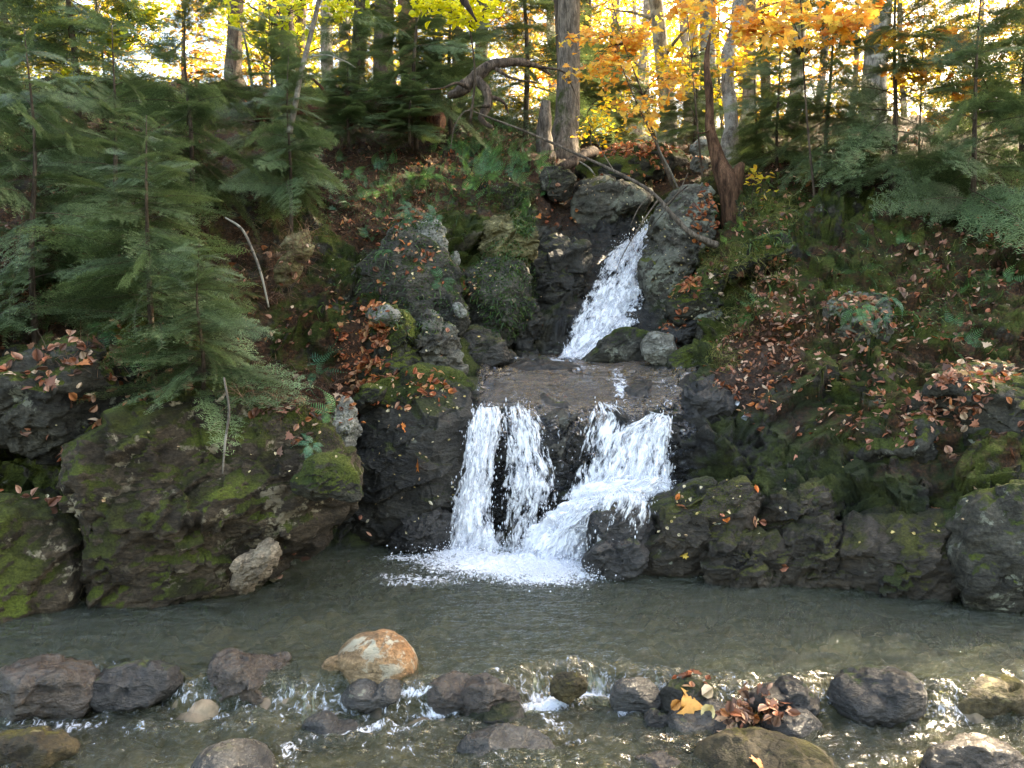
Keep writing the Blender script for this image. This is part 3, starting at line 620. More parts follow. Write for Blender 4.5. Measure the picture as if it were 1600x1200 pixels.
rock("pale grey pointed stone wedged above the mossy boulder under ferns", [(545, 622), (556, 650), (556, 690), (540, 712), (522, 700), (505, 672), (500, 640), (520, 620)], 5.75, .14, 'pale', amp=.10)
rock("tall dark wet rock wall left of the narrow water column", [(552, 700), (570, 640), (610, 606), (660, 592), (710, 596), (733, 622), (730, 690), (722, 760), (700, 800), (690, 835), (650, 862), (600, 872), (560, 862), (545, 800)], 6.42, .34, 'wetmoss', amp=.085, fs=2.6, sub=7, n=3.0, name="cliff_rock", cat="rock wall")
rock("grey layered stone at the foot of the dark wall", [(610, 862), (612, 835), (640, 812), (680, 800), (708, 806), (712, 840), (700, 868), (650, 874)], 6.15, .16, 'wet', amp=.13)
rock("moss covered boulder behind the leaf pile", [(556, 632), (562, 600), (580, 560), (575, 515), (592, 484), (622, 482), (645, 502), (662, 540), (665, 590), (640, 622), (600, 640)], 6.95, .3, 'verymossy', amp=.10)
rock("small pale stone capping the mossy boulder above the leaf pile", [(568, 500), (572, 484), (590, 479), (612, 482), (628, 492), (618, 508), (590, 510)], 6.72, .12, 'pale', amp=.08, sub=5)
rock("knobbly lichen-spotted rock with two pale spikes", [(640, 590), (648, 550), (660, 520), (664, 486), (676, 484), (690, 510), (705, 516), (712, 548), (722, 580), (700, 600), (660, 602)], 7.05, .22, 'lichened', amp=.17, fine=1.0)
rock("low bright mossy slab on top of the dark wet wall", [(545, 636), (570, 612), (620, 590), (680, 574), (725, 584), (742, 606), (725, 622), (650, 634), (580, 650)], 6.55, .32, 'verymossy', amp=.07, n=2.8)
rock("thin green mossy ledge stone above a dark gap", [(540, 632), (556, 618), (590, 604), (606, 604), (600, 616), (575, 628), (550, 640)], 6.3, .14, 'verymossy', amp=.08, sub=5)
rock("dark triangular mossy block left of the basin", [(700, 575), (706, 530), (730, 505), (760, 515), (790, 545), (806, 566), (780, 580), (730, 584)], 7.75, .32, 'wetmoss', amp=.08)
rock("green boulder with a white quartz patch in the left cliff", [(690, 520), (690, 480), (704, 455), (722, 468), (732, 495), (730, 515), (712, 528)], 7.55, .16, 'mossy', amp=.09, sub=5)
rock("white quartz lump on the green cliff boulder", [(708, 475), (716, 472), (724, 480), (729, 494), (722, 497), (712, 494)], 7.38, .045, 'pale', amp=.05, sub=4)
rock("broad dark green rock face in the middle of the left cliff", [(545, 480), (556, 410), (612, 372), (690, 384), (728, 430), (728, 492), (690, 545), (625, 545), (565, 528)], 7.95, .42, 'cliff', amp=.07, cuts=18, n=4, name="cliff_rock", cat="rock wall")
rock("angular dark rock face under the ochre rock", [(715, 500), (722, 430), (760, 402), (812, 408), (830, 450), (806, 520), (780, 552), (735, 545)], 8.4, .36, 'cliff', amp=.08, cuts=18, n=4, name="cliff_rock", cat="rock wall")
rock("grey fractured rock face above the broad green one", [(600, 395), (606, 345), (640, 326), (668, 340), (672, 392), (650, 420), (618, 418)], 8.3, .26, 'grey', amp=.08, cuts=16, n=4)
rock("upright pale grey slab in the left cliff face", [(655, 350), (668, 335), (684, 342), (694, 370), (700, 395), (690, 418), (676, 412), (664, 392), (658, 370)], 8.1, .16, 'pale', amp=.08, cuts=14)
rock("small pale upright stone right of the grey slab", [(708, 395), (714, 392), (717, 402), (714, 416), (708, 412)], 8.25, .06, 'pale', amp=.06, sub=4)
rock("ochre yellow rock jutting from the cliff beneath ferns", [(745, 372), (756, 350), (790, 340), (822, 344), (842, 362), (838, 390), (825, 415), (790, 412), (752, 416), (744, 395)], 8.62, .28, 'yellow', amp=.14, fs=3.8)
rock("narrow ochre-barked rock leaning on the left slope", [(428, 445), (446, 400), (462, 360), (482, 346), (488, 372), (470, 410), (445, 448)], 6.9, .13, 'yellow', amp=.08, sub=5)
rock("dark wet cliff block left of the upper waterfall", [(790, 420), (830, 385), (870, 368), (915, 375), (925, 410), (905, 440), (890, 490), (872, 545), (820, 552), (788, 540), (768, 500), (772, 455)], 9.22, .38, 'wetmoss', amp=.16, fs=3.6, sub=7, name="cliff_rock", cat="rock wall")
rock("grey streaked wet boulder beside the basin", [(768, 535), (775, 495), (800, 470), (830, 470), (846, 500), (838, 530), (822, 553), (790, 556)], 8.6, .26, 'wetmoss', amp=.2)
rock("round green and brown boulder under the fern patch", [(842, 290), (850, 268), (880, 260), (900, 272), (904, 292), (885, 308), (855, 310)], 10.2, .24, 'mossy', amp=.12)
rock("large lichened boulder slanting over the top of the falls", [(895, 350), (895, 310), (915, 285), (955, 272), (1000, 276), (1022, 292), (1020, 312), (990, 335), (950, 358), (915, 372)], 10.4, .5, 'lichened', amp=.09, fs=3.0)
rock("dark wet rock at the lip left of the upper fall", [(905, 380), (930, 355), (975, 345), (1000, 352), (985, 372), (950, 385), (925, 398)], 10.3, .25, 'wet', amp=.1)
rock("broad mossy slab topped with fallen leaves above the falls", [(912, 288), (900, 262), (925, 246), (980, 234), (1050, 230), (1082, 240), (1082, 262), (1060, 290), (1010, 302), (950, 300)], 11.8, .6, 'verymossy', amp=.06, n=3.0, name="boulder", cat="boulder")
rock("bright white rock beside the mossy slab", [(1080, 236), (1082, 218), (1094, 212), (1110, 222), (1112, 238), (1100, 246)], 11.6, .14, 'pale', amp=.10, sub=5)
rock("small dark stone beneath the bright white rock", [(1080, 262), (1084, 246), (1100, 244), (1112, 252), (1110, 268), (1092, 274)], 11.4, .18, 'grey', amp=.1, sub=5)
for w_, cx_, cy2, rx_, ry_, Y_ in [("smooth wet hump of rock on the ledge between the lower falls", 868, 640, 56, 30, 6.86), ("low wet hump on the ledge above the narrow column", 775, 612, 44, 16, 7.1), ("wet rounded shoulder of the ledge above the broad fall", 1010, 618, 52, 22, 6.95), ("domed wet rock rising from the basin's near edge", 850, 580, 70, 15, 7.75)]:
    rock(w_, ell(cx_, cy2, rx_, ry_, pw=2), Y_, .3, 'wet', amp=.06, n=2.2, cuts=2, fs=2.6)
# ---- right bank
rock("tall grey-green upright rock right of the upper waterfall", [(1012, 500), (1014, 470), (1004, 440), (1006, 400), (1022, 378), (1030, 330), (1055, 296), (1090, 282), (1115, 290), (1118, 340), (1105, 390), (1080, 430), (1060, 470), (1045, 515), (1022, 520)], 8.9, .42, 'lichened', amp=.10, fs=3.4, sub=7, name="boulder", cat="boulder")
rock("slanting mossy slab strewn with leaves on the right bank", [(1042, 490), (1060, 450), (1090, 425), (1125, 412), (1140, 432), (1120, 462), (1085, 495), (1058, 505)], 7.85, .34, 'verymossy', amp=.10, n=2.8)
rock("long mossy stone with a dark shadow gap beneath it", [(1130, 425), (1150, 395), (1190, 372), (1226, 366), (1236, 382), (1205, 405), (1165, 425), (1140, 440)], 7.65, .34, 'verymossy', amp=.11, n=2.8)
rock("pale lichened upright stone under the right bank moss", [(1086, 515), (1094, 485), (1110, 468), (1128, 474), (1130, 500), (1118, 530), (1096, 536)], 7.75, .18, 'lichened', amp=.12, sub=5)
rock("dark flat stone in the gap behind the round boulder", [(1036, 520), (1050, 506), (1080, 500), (1096, 512), (1092, 532), (1068, 545), (1045, 538)], 7.9, .2, 'wet', amp=.12, sub=5)
rock("round reddish grey boulder at the edge of the basin", ell(1030, 545, 28, 28), 7.55, .19, 'grey', amp=.05, fs=2.5, name="boulder", cat="boulder")
rock("low wedge shaped boulder at the foot of the upper fall", [(905, 570), (935, 545), (955, 522), (990, 514), (1018, 520), (1022, 548), (1012, 568), (960, 574)], 8.0, .3, 'mossy', amp=.05, fs=2.5)
rock("moss cushion stone right of the round boulder", [(1045, 590), (1052, 560), (1075, 540), (1105, 538), (1135, 552), (1140, 580), (1110, 598), (1070, 600)], 7.3, .3, 'verymossy', amp=.09)
rock("dark purple wet wall right of the broad lower fall", [(1048, 690), (1062, 630), (1090, 596), (1140, 590), (1180, 610), (1190, 670), (1180, 735), (1130, 748), (1075, 752), (1052, 735)], 6.62, .32, 'wet', amp=.16, fs=3.4, sub=7, n=2.8, name="cliff_rock", cat="rock wall")
rock("long mossy rock ramp sloping down to the right of the pool", [(968, 905), (985, 872), (1035, 830), (1075, 775), (1110, 752), (1165, 748), (1190, 775), (1180, 830), (1140, 880), (1090, 912), (1020, 920)], 5.62, .32, 'ramp', amp=.12, fs=2.8, sub=7, name="boulder", cat="boulder")
rock("upper edge of dark rock catching the spill beside the broad fall", [(985, 850), (1010, 815), (1050, 770), (1090, 745), (1120, 745), (1090, 790), (1050, 830), (1010, 862)], 5.85, .2, 'wetmoss', amp=.08, sub=6)
rock("small dark rock jutting into the foam at the pool edge", [(908, 884), (925, 862), (960, 850), (1005, 852), (1010, 880), (975, 896), (930, 900)], 5.5, .16, 'wet', amp=.11)
rock("rounded dark boulder with water splashing over its top", [(905, 862), (915, 820), (940, 792), (975, 780), (1008, 795), (1022, 830), (1010, 858), (960, 872)], 5.72, .24, 'wet', amp=.08)
rock("lumpy brown mossy boulder at the right waterline", [(1085, 905), (1100, 860), (1135, 832), (1180, 825), (1215, 845), (1226, 890), (1215, 920), (1140, 925)], 5.42, .26, 'ramp', amp=.17, fine=1, name="boulder", cat="boulder")
rock("grey brown rock at the waterline under the right wall", [(1205, 920), (1212, 860), (1240, 820), (1290, 812), (1330, 850), (1335, 915), (1270, 930)], 5.4, .26, 'ramp', amp=.18, fine=1)
rock("dark rock shelf above the right waterline", [(1160, 830), (1180, 790), (1230, 765), (1300, 770), (1330, 800), (1290, 840), (1220, 850)], 5.66, .26, 'ramp', amp=.17, fine=1)
# ---- stones standing in the stream; zw = height of water round them
def stone(label, out, mat, z=-.13, T=None, amp=.05, sub=5, dy=0.0, **k):
    out = np.array(out, float); yb = out[:, 1].max(); xm = out[:, 0].mean(); Y = float(on_z(xm, yb - .35 * (yb - out[:, 1].min()), z)[1]) + dy
    w = (out[:, 0].max() - out[:, 0].min()) / FOC * Y
    o2 = out.copy(); tp_y = o2[:, 1].min(); o2[:, 1] = np.maximum(o2[:, 1], tp_y) + (.27 * (yb - o2[:, 1]) if mat != 'tan' else 0); m = o2[:, 1] > yb - .3 * (yb - out[:, 1].min()); o2[m, 1] += .35 * (yb - out[:, 1].min())
    return rock(label, o2, Y, T or w * .36, mat, amp=amp * .75, sub=sub, **{**dict(cuts=5, n=2.4), **k})
stone("smooth tan and orange boulder standing in the pool outlet", [(527, 1040), (530, 1016), (548, 1000), (580, 993), (615, 992), (636, 1006), (650, 1028), (648, 1048), (620, 1058), (580, 1064), (545, 1062)], 'tan', z=0, amp=.035, sub=6, fs=2.2, cuts=2, name="boulder", cat="boulder", T=.17)
stone("low tan stone half sunk beside the orange boulder", [(500, 1050), (508, 1034), (530, 1026), (545, 1040), (545, 1062), (515, 1064)], 'tan', z=-.02, amp=.07)
stone("flat brown rock at the left pool outlet", [(330, 1060), (335, 1012), (352, 1000), (385, 1003), (420, 1016), (452, 1034), (470, 1052), (440, 1066), (380, 1070)], 'brown', z=-.02, amp=.13, sub=6, T=.2)
stone("smooth grey boulder in the bottom left rapids", [(300, 1210), (312, 1160), (340, 1140), (370, 1138), (402, 1152), (424, 1178), (430, 1215), (360, 1230)], 'purple', amp=.035, sub=6, T=.15)
stone("dark flat slab below the orange boulder", [(532, 1082), (545, 1068), (590, 1062), (630, 1062), (640, 1074), (610, 1084), (560, 1088)], 'purple', z=-.06, amp=.07)
stone("brown stone with thin water sliding over its left side", [(666, 1090), (668, 1058), (690, 1042), (722, 1040), (745, 1052), (744, 1078), (715, 1098)], 'brown', z=-.06, amp=.09)
stone("wet sloping stone behind the dark rapids rock", [(712, 1094), (722, 1066), (750, 1046), (790, 1046), (815, 1062), (818, 1090), (760, 1100)], 'brown', z=-.06, amp=.08)
stone("dark pointed rock in the middle of the rapids", [(712, 1120), (722, 1104), (752, 1092), (790, 1086), (815, 1096), (822, 1112), (790, 1122), (750, 1128)], 'wetmoss', z=-.14, amp=.10, T=.12)
stone("small orange topped pebble above the dark pointed rock", [(750, 1092), (756, 1080), (772, 1076), (788, 1084), (786, 1094)], 'tan', z=-.10, amp=.05, sub=4)
stone("broad half sunk boulder with a pale band", [(708, 1180), (722, 1146), (760, 1128), (810, 1124), (850, 1136), (872, 1166), (868, 1196), (800, 1210), (730, 1208)], 'purple', z=-.17, amp=.06, sub=6, T=.16)
stone("rough yellow-brown stone in the little weir", [(862, 1070), (866, 1050), (888, 1043), (910, 1048), (916, 1066), (900, 1078), (875, 1080)], 'olive', z=-.03, amp=.13)
stone("smooth purple-grey stone under the little weir", [(955, 1082), (962, 1058), (985, 1046), (1012, 1050), (1030, 1070), (1025, 1092), (990, 1098)], 'purple', z=-.06, amp=.05)
stone("dark mossy stone with leaves caught on its top", [(1028, 1098), (1040, 1070), (1062, 1056), (1095, 1056), (1118, 1068), (1122, 1090), (1080, 1102)], 'wetmoss', z=-.06, amp=.09)
stone("purple-grey rounded stone carrying three yellow leaves", [(1042, 1130), (1050, 1104), (1080, 1090), (1130, 1090), (1165, 1104), (1160, 1136), (1110, 1148), (1060, 1146)], 'purple', z=-.14, amp=.05, sub=6, T=.15)
stone("small dark rock between the foam and the leafy stone", [(1006, 1120), (1014, 1104), (1036, 1100), (1052, 1112), (1046, 1130), (1020, 1134)], 'wet', z=-.14, amp=.1)
stone("large olive-brown boulder in the bottom right corner", [(1084, 1190), (1092, 1158), (1120, 1140), (1170, 1132), (1215, 1136), (1255, 1150), (1300, 1170), (1305, 1215), (1200, 1225), (1110, 1218)], 'olive', z=-.15, amp=.045, sub=6, T=.2, name="boulder", cat="boulder")
stone("grey stone behind the heap of wet leaves", [(1190, 1132), (1200, 1108), (1230, 1100), (1270, 1108), (1290, 1130), (1240, 1146)], 'purple', z=-.12, amp=.07)
stone("low dark flat rock right of the leafy stone", [(1168, 1092), (1180, 1076), (1215, 1070), (1265, 1074), (1300, 1088), (1250, 1100), (1200, 1100)], 'wet', z=-.06, amp=.09)
stone("brown stone at the bottom edge of the rapids", [(985, 1200), (992, 1178), (1020, 1170), (1050, 1172), (1068, 1186), (1072, 1215), (1010, 1220)], 'brown', z=-.18, amp=.08)
stone("long bluish slab lying under the shallow rapids", [(452, 1148), (470, 1134), (530, 1122), (562, 1122), (560, 1136), (510, 1148), (470, 1156)], 'purple', z=-.17, amp=.06, dy=.02)
# beyond the sides of the photograph the banks and the outlet go on
ext_ = [(60, 1060, 90, 42, 'brown'), (215, 1052, 70, 34, 'wet'), (40, 1170, 80, 40, 'olive'), (1370, 1065, 70, 32, 'wet'), (1540, 1085, 90, 46, 'olive'), (1520, 1180, 80, 44, 'brown')]
words = ["broad brown outlet rock far along the left margin", "dark wet rock beside the flat brown one at the outlet", "olive stone in the far bottom left corner", 
         "dark wet rock beyond the low flat one on the right", "olive boulder at the far right outlet", "brown boulder in the far bottom right corner"]
for (x, y, rx, ry, m), w in zip(ext_, words):
    stone(w, ell(x, y, rx, ry, ang=random.uniform(-8, 8)), m, z=-.02 if y < 1070 else -.14, amp=.09)
big = [(-30, 900, 150, 130, 4.9, 'overhang', "mossy overhanging boulder far along the left shore"), (1440, 880, 130, 80, 5.25, 'ramp', "broad mossy boulder on the shore right of the lumpy one"), (1600, 880, 110, 120, 4.95, 'mossy', "tall mossy boulder at the far right shore"),
       (1400, 700, 120, 70, 5.95, 'mossy', "mossy rock step above the right shore boulder"), (1540, 650, 130, 80, 5.85, 'mossy', "rounded mossy rock high on the far right bank"), (230, 560, 90, 60, 5.9, 'verymossy', "mossy hump behind the young hemlocks on the left"), (60, 620, 120, 100, 5.4, 'mossy', "dark mossy rock at the far left behind the needles"),
       (1350, 500, 60, 40, 6.9, 'lichened', "pale lichened stone among leaves far up the right bank")]
for x, y, rx, ry, Y, m, w in big: rock(w, ell(x, y, rx, ry, ang=random.uniform(-12, 12)), Y, rx / FOC * Y * .8, m, amp=.10, sub=6, name="boulder", cat="boulder")
# ================================================================== plants, wood and leaves
bpy.context.view_layer.update()
_dg = bpy.context.evaluated_depsgraph_get()
SKIP = ("falling_sheet", "spray", "foam", "ledge_water")
def cast(o, d, water=False):
    o = Vector(o); d = Vector(d).normalized()
    for _ in range(10):
        ok, loc, nor, idx, ob, mx = S.ray_cast(_dg, o, d)
        if not ok: return None
        if ob.name.split('.')[0] in SKIP or (ob.name.startswith("stream_water") and not water): o = loc + d * .004; continue
        return np.array(loc), np.array(nor), ob.name
    return None
def hit(px, py, water=False):
    a, dy, dz = ray(px, py); r = cast((0, 0, CAMH), (float(a), float(dy), float(dz)), water)
    if r is None: p, n = ground(px, py); return p, n, "hillside"
    return r
def down(P, h=.9, water=False): return cast((P[0], P[1], P[2] + h), (0, 0, -1), water)

def foliage_mat(name, rough=.5, trans=.35, gloss=.3, sat=1.0, noise=.25):
    t = NT(name); c = t.colattr()
    c = t.mix(noise, c, t.ramp(t.noise(60, 3), [(.3, .4), (.7, 1.6)]), 'MULTIPLY')
    a = t.pbr(c, rough, **{"Specular IOR Level": gloss}); b = t.node("BsdfTranslucent", {"Color": t.mix(.35, c, (1.0, .9, .4), 'OVERLAY')}).outputs[0]
    return t.finish(t.node("MixShader", {0: trans, 1: a, 2: b}).outputs[0])
M_litter = foliage_mat("fallen_leaf_brown", .55, .15, .35)
M_leaf = foliage_mat("autumn_leaf", .5, .55, .3)
M_needle = foliage_mat("conifer_needles", .5, .25, .4)
M_fern = foliage_mat("fern_green", .42, .25, .45)
M_grass = foliage_mat("grass_blades", .5, .3, .3)
def bark_mat(name, a, b, scale=1.0, moss=0.0, blot=None):
    t = NT(name); p = t.mapped((9, 9, 1.6)); n = t.noise(2.2 * scale, 8, .65, .5, p); n2 = t.noise(7, 6, .6)
    n3 = t.noise(3.0, 9, .7, 1.2, t.mapped((26, 26, 3.2))); c = t.ramp(n, [(.32, a), (.66, b)]); c = t.mix(.6, c, t.ramp(n2, [(.3, .4), (.7, 1.6)]), 'MULTIPLY'); c = t.mix(.85, c, t.ramp(n3, [(.36, .25), (.5, 1.0), (.66, 1.5)]), 'MULTIPLY')
    if blot: c = t.mix(t.ramp(t.noise(3.2, 6, .65), [(.50, 0.0), (.56, 1.0)]), c, blot)
    if moss: c = t.mix(t.ramp(t.noise(2.4, 7, .65), [(.62 - .25 * moss, 0.0), (.72 - .25 * moss, 1.0)]), c, (.045, .06, .012))
    return t.finish(t.pbr(c, .85, t.bump(t.math('ADD', n, t.math('MULTIPLY', n3, .7)), 1.0, .04), **{"Specular IOR Level": .2}))
BK = dict(
    grey=bark_mat("grey_bark", (.10, .085, .07), (.36, .32, .275), blot=(.42, .385, .33)),  # bark colour lightened to stand in for hazy glow on distant trunks
    mid=bark_mat("brown_grey_bark", (.06, .047, .036), (.27, .215, .17), moss=.3),
    snag=bark_mat("reddish_dead_wood", (.03, .014, .008), (.21, .11, .065)),
    brown=bark_mat("brown_bark", (.035, .024, .018), (.17, .125, .09)),
    dark=bark_mat("dark_wet_bark", (.010, .007, .006), (.075, .050, .038)),
    red=bark_mat("reddish_bark", (.10, .045, .025), (.38, .20, .12)),
    pale=bark_mat("pale_sapling_bark", (.09, .075, .06), (.27, .235, .19), blot=(.36, .33, .27)),
    twig=bark_mat("brown_twig_bark", (.06, .045, .035), (.25, .20, .155)),
    dead=bark_mat("weathered_dead_wood", (.016, .011, .009), (.20, .145, .11), moss=.2),
    rot=bark_mat("rotten_red_brown_wood", (.030, .012, .007), (.16, .065, .035), moss=.1))

# ---- leaf templates (unit length along +x, normal +z); triangles
def ovate(w=.36, fold=.10, curl=.12):
    xs_ = [0, .22, .5, .78, 1.0]; ws = [.02, w * .8, w, w * .62, 0]
    V = [(x, 0, curl * math.sin(x * 3)) for x in xs_] + [(x, s_ * w_, fold * w_ / w + curl * math.sin(x * 3)) for s_ in (1, -1) for x, w_ in list(zip(xs_, ws))[1:4]]
    F = []
    for b in (5, 8):
        F += [(0, 1, b), (1, b + 1, b), (1, 2, b + 1), (2, b + 2, b + 1), (2, 3, b + 2), (3, 4, b + 2)]
    return np.array(V), np.array(F)
def maple(curl=.15):
    pts = [(0, .05), (.10, .34), (-.05, .52), (.22, .46), (.34, .62), (.42, .36), (.62, .42), (.60, .22), (1.0, 0)]
    r = pts + [(x, -y) for x, y in pts[::-1][1:]]; V = [(.30, 0, 0)] + [(x, y, curl * (abs(y) ** 1.3 * 1.4 - .3 * x * x)) for x, y in r]
    m = len(r); F = [(0, 1 + i, 1 + (i + 1) % m) for i in range(m)]
    return np.array(V), np.array(F)
TL = [ovate(), ovate(.30, -.16, .25), ovate(.42, .2, -.2), maple(), maple(-.3)]
def frames(nrm, yaw, tilt=None):
    """rotation matrices taking +z to nrm with spin yaw"""
    n = nrm / (np.linalg.norm(nrm, axis=1, keepdims=True) + 1e-9)
    ref = np.where(np.abs(n[:, 2:3]) < .9, np.array([[0, 0, 1.]]), np.array([[1., 0, 0]]))
    a = np.cross(ref, n); a /= np.linalg.norm(a, axis=1, keepdims=True); b = np.cross(n, a)
    c, s_ = np.cos(yaw)[:, None], np.sin(yaw)[:, None]; x = a * c + b * s_; y = -a * s_ + b * c
    return np.stack([x, y, n], -1)
def inst(bag, tpl, pos, Rm, sc, col):
    V, F = tpl; m = len(V); W_ = np.einsum('nij,vj->nvi', Rm, V) * np.asarray(sc).reshape(-1, 1, 1) + pos[:, None]
    bag.add(W_.reshape(-1, 3), (F[None] + m * np.arange(len(pos))[:, None, None]).reshape(-1, F.shape[1]), np.repeat(col, m, 0) if np.ndim(col) == 2 else col)
PAL_L = np.array([(.30, .095, .045), (.46, .24, .155), (.18, .075, .045), (.11, .052, .034), (.44, .16, .06), (.58, .40, .27), (.26, .14, .095), (.40, .17, .105), (.08, .042, .028)])
PAL_W = np.array([.15, .17, .15, .10, .06, .11, .10, .14, .04])
def litter(bag, pts, nr, size=.07, pal=PAL_L, w=PAL_W, ruffle=.36, lift=.008):
    n = len(pts); k = rng.integers(0, 5, n)
    k = np.where(rng.random(n) < .6, rng.integers(0, 3, n), k)
    nn = nr + rng.normal(size=(n, 3)) * ruffle; R3 = frames(nn, rng.random(n) * 6.28)
    s_ = size * (.6 + .7 * rng.random(n)); col = pal[rng.choice(len(pal), n, p=w / w.sum())] * (.75 + .5 * rng.random((n, 1)))
    for i in range(5):
        m = k == i
        if m.any(): inst(bag, TL[i], pts[m] + nr[m] * (lift + .02 * rng.random((m.sum(), 1))), R3[m], s_[m], col[m])
# leaf litter on the slopes, lying wherever a leaf dropped from above would come to rest
Qd = TPd.reshape(-1, 3); ar = np.linalg.norm(np.cross(np.gradient(TPd, axis=0), np.gradient(TPd, axis=1)), axis=-1).ravel()
wl = ar * np.clip(A_litter.ravel() - .18 + .55 * (fbm(Qd * 1.6 + 3, 3)), 0, 1) ** 1.3 * (Qd[:, 1] < 40) * (Qd[:, 2] > .15); wl *= np.clip(13 / Qd[:, 1], 0, 1) ** 1.6
wl *= np.clip(NG.reshape(-1, 3)[:, 2] + .35, .05, 1)
def drop_leaves(idx, size, jit=.04):
    P, Nn = [], []
    for i in idx:
        p = Qd[i] + rng.normal(size=3) * jit; r = down(p, .45)
        if r is None or r[2].startswith("stream"): continue
        P.append(r[0]); Nn.append(r[1])
    return np.array(P), np.array(Nn)
bag = Bag(); idx = rng.choice(len(Qd), 27000, p=wl / wl.sum()); P, Nn = drop_leaves(idx, .07); litter(bag, P, Nn, .062, ruffle=.32)
def zone(px0, py0, rx, ry, n, size=.075, pal=PAL_L, w=PAL_W, spread=.05, ang=0, **k):
    P, Nn = [], []; c, s_ = math.cos(R_(ang)), math.sin(R_(ang))
    for _ in range(n):
        r = math.sqrt(random.random()); a = random.random() * 6.283; u, v = r * math.cos(a) * rx, r * math.sin(a) * ry
        h = hit(px0 + u * c - v * s_, py0 + u * s_ + v * c)
        h2 = down(h[0] + rng.normal(size=3) * spread, .10)
        h = h2 or h
        if h[2].startswith("stream"): continue
        P.append(h[0]); Nn.append(h[1])
    litter(bag, np.array(P), np.array(Nn), size, pal, w, **k)
ORG = np.array([(.50, .17, .055), (.42, .12, .05), (.30, .085, .035), (.60, .32, .16), (.20, .07, .035), (.52, .24, .13)]); OW = np.ones(6)
zone(562, 535, 40, 60, 1300, .055, ORG, OW, lift=.015); zone(545, 575, 24, 30, 120, .07, ORG, OW); zone(585, 347, 60, 34, 170, .06, ORG, OW); zone(655, 600, 40, 9, 70, .06, ORG, OW)
zone(690, 250, 60, 22, 200, .065, ORG, OW); zone(720, 285, 50, 16, 70, .06, ORG, OW); zone(730, 460, 10, 12, 25, .05, ORG, OW); zone(665, 320, 30, 26, 60, .06, ORG, OW); zone(650, 405, 40, 10, 50, .05, ORG, OW)
zone(872, 338, 34, 16, 130, .06, ORG, OW); zone(985, 236, 75, 8, 500, .06, ORG, OW, ruffle=.3); zone(1075, 452, 30, 10, 90, .06, ORG, OW, ang=-40); zone(1050, 512, 18, 8, 40, .055, ORG, OW)
zone(1190, 352, 40, 10, 80, .055, ang=-20); zone(1100, 345, 20, 40, 120, .06, ORG, OW); zone(1215, 450, 36, 50, 400, .055); zone(1195, 520, 60, 50, 700, .06); zone(1160, 585, 50, 24, 200, .055); zone(1190, 560, 70, 55, 900, .052, ang=-35); zone(1230, 470, 40, 60, 420, .05); zone(1190, 620, 40, 22, 60, .065, ORG, OW)
zone(1215, 300, 60, 60, 300, .07); zone(1130, 418, 30, 8, 40, .05, ang=-30); zone(470, 620, 70, 40, 260, .06, PAL_L * .6); zone(440, 470, 90, 80, 260, .06); zone(600, 290, 120, 60, 300, .06)
zone(1180, 1120, 46, 15, 130, .052, PAL_L * np.array([.78, .84, .85]), PAL_W, lift=.02, spread=.02); zone(1085, 1062, 28, 7, 18, .06, ORG, OW); zone(545, 640, 50, 12, 20, .05, ORG, OW)
zone(1400, 560, 180, 120, 1800, .055); zone(150, 520, 180, 120, 500, .07); zone(1480, 400, 120, 90, 500, .07); zone(100, 330, 150, 120, 400, .07)
SPK = np.array([(.60, .50, .28), (.66, .56, .36), (.55, .42, .16), (.50, .34, .2)])
for z in [(640, 450, 130, 110, 80), (780, 470, 70, 90, 30), (650, 620, 80, 30, 60), (640, 740, 80, 100, 40), (1120, 780, 110, 90, 50), (1100, 450, 80, 90, 90), (460, 720, 90, 100, 10), (700, 300, 120, 90, 80), (960, 300, 60, 30, 50), (1040, 400, 40, 80, 50), (1400, 750, 150, 120, 20), (180, 720, 150, 120, 8)]: zone(*z, .024, SPK, np.ones(4), spread=.01)
lb = bag.build("leaf_litter", M_litter, smooth=False); tag(lb, "rust and tan fallen leaves strewn over the banks", kind="stuff")

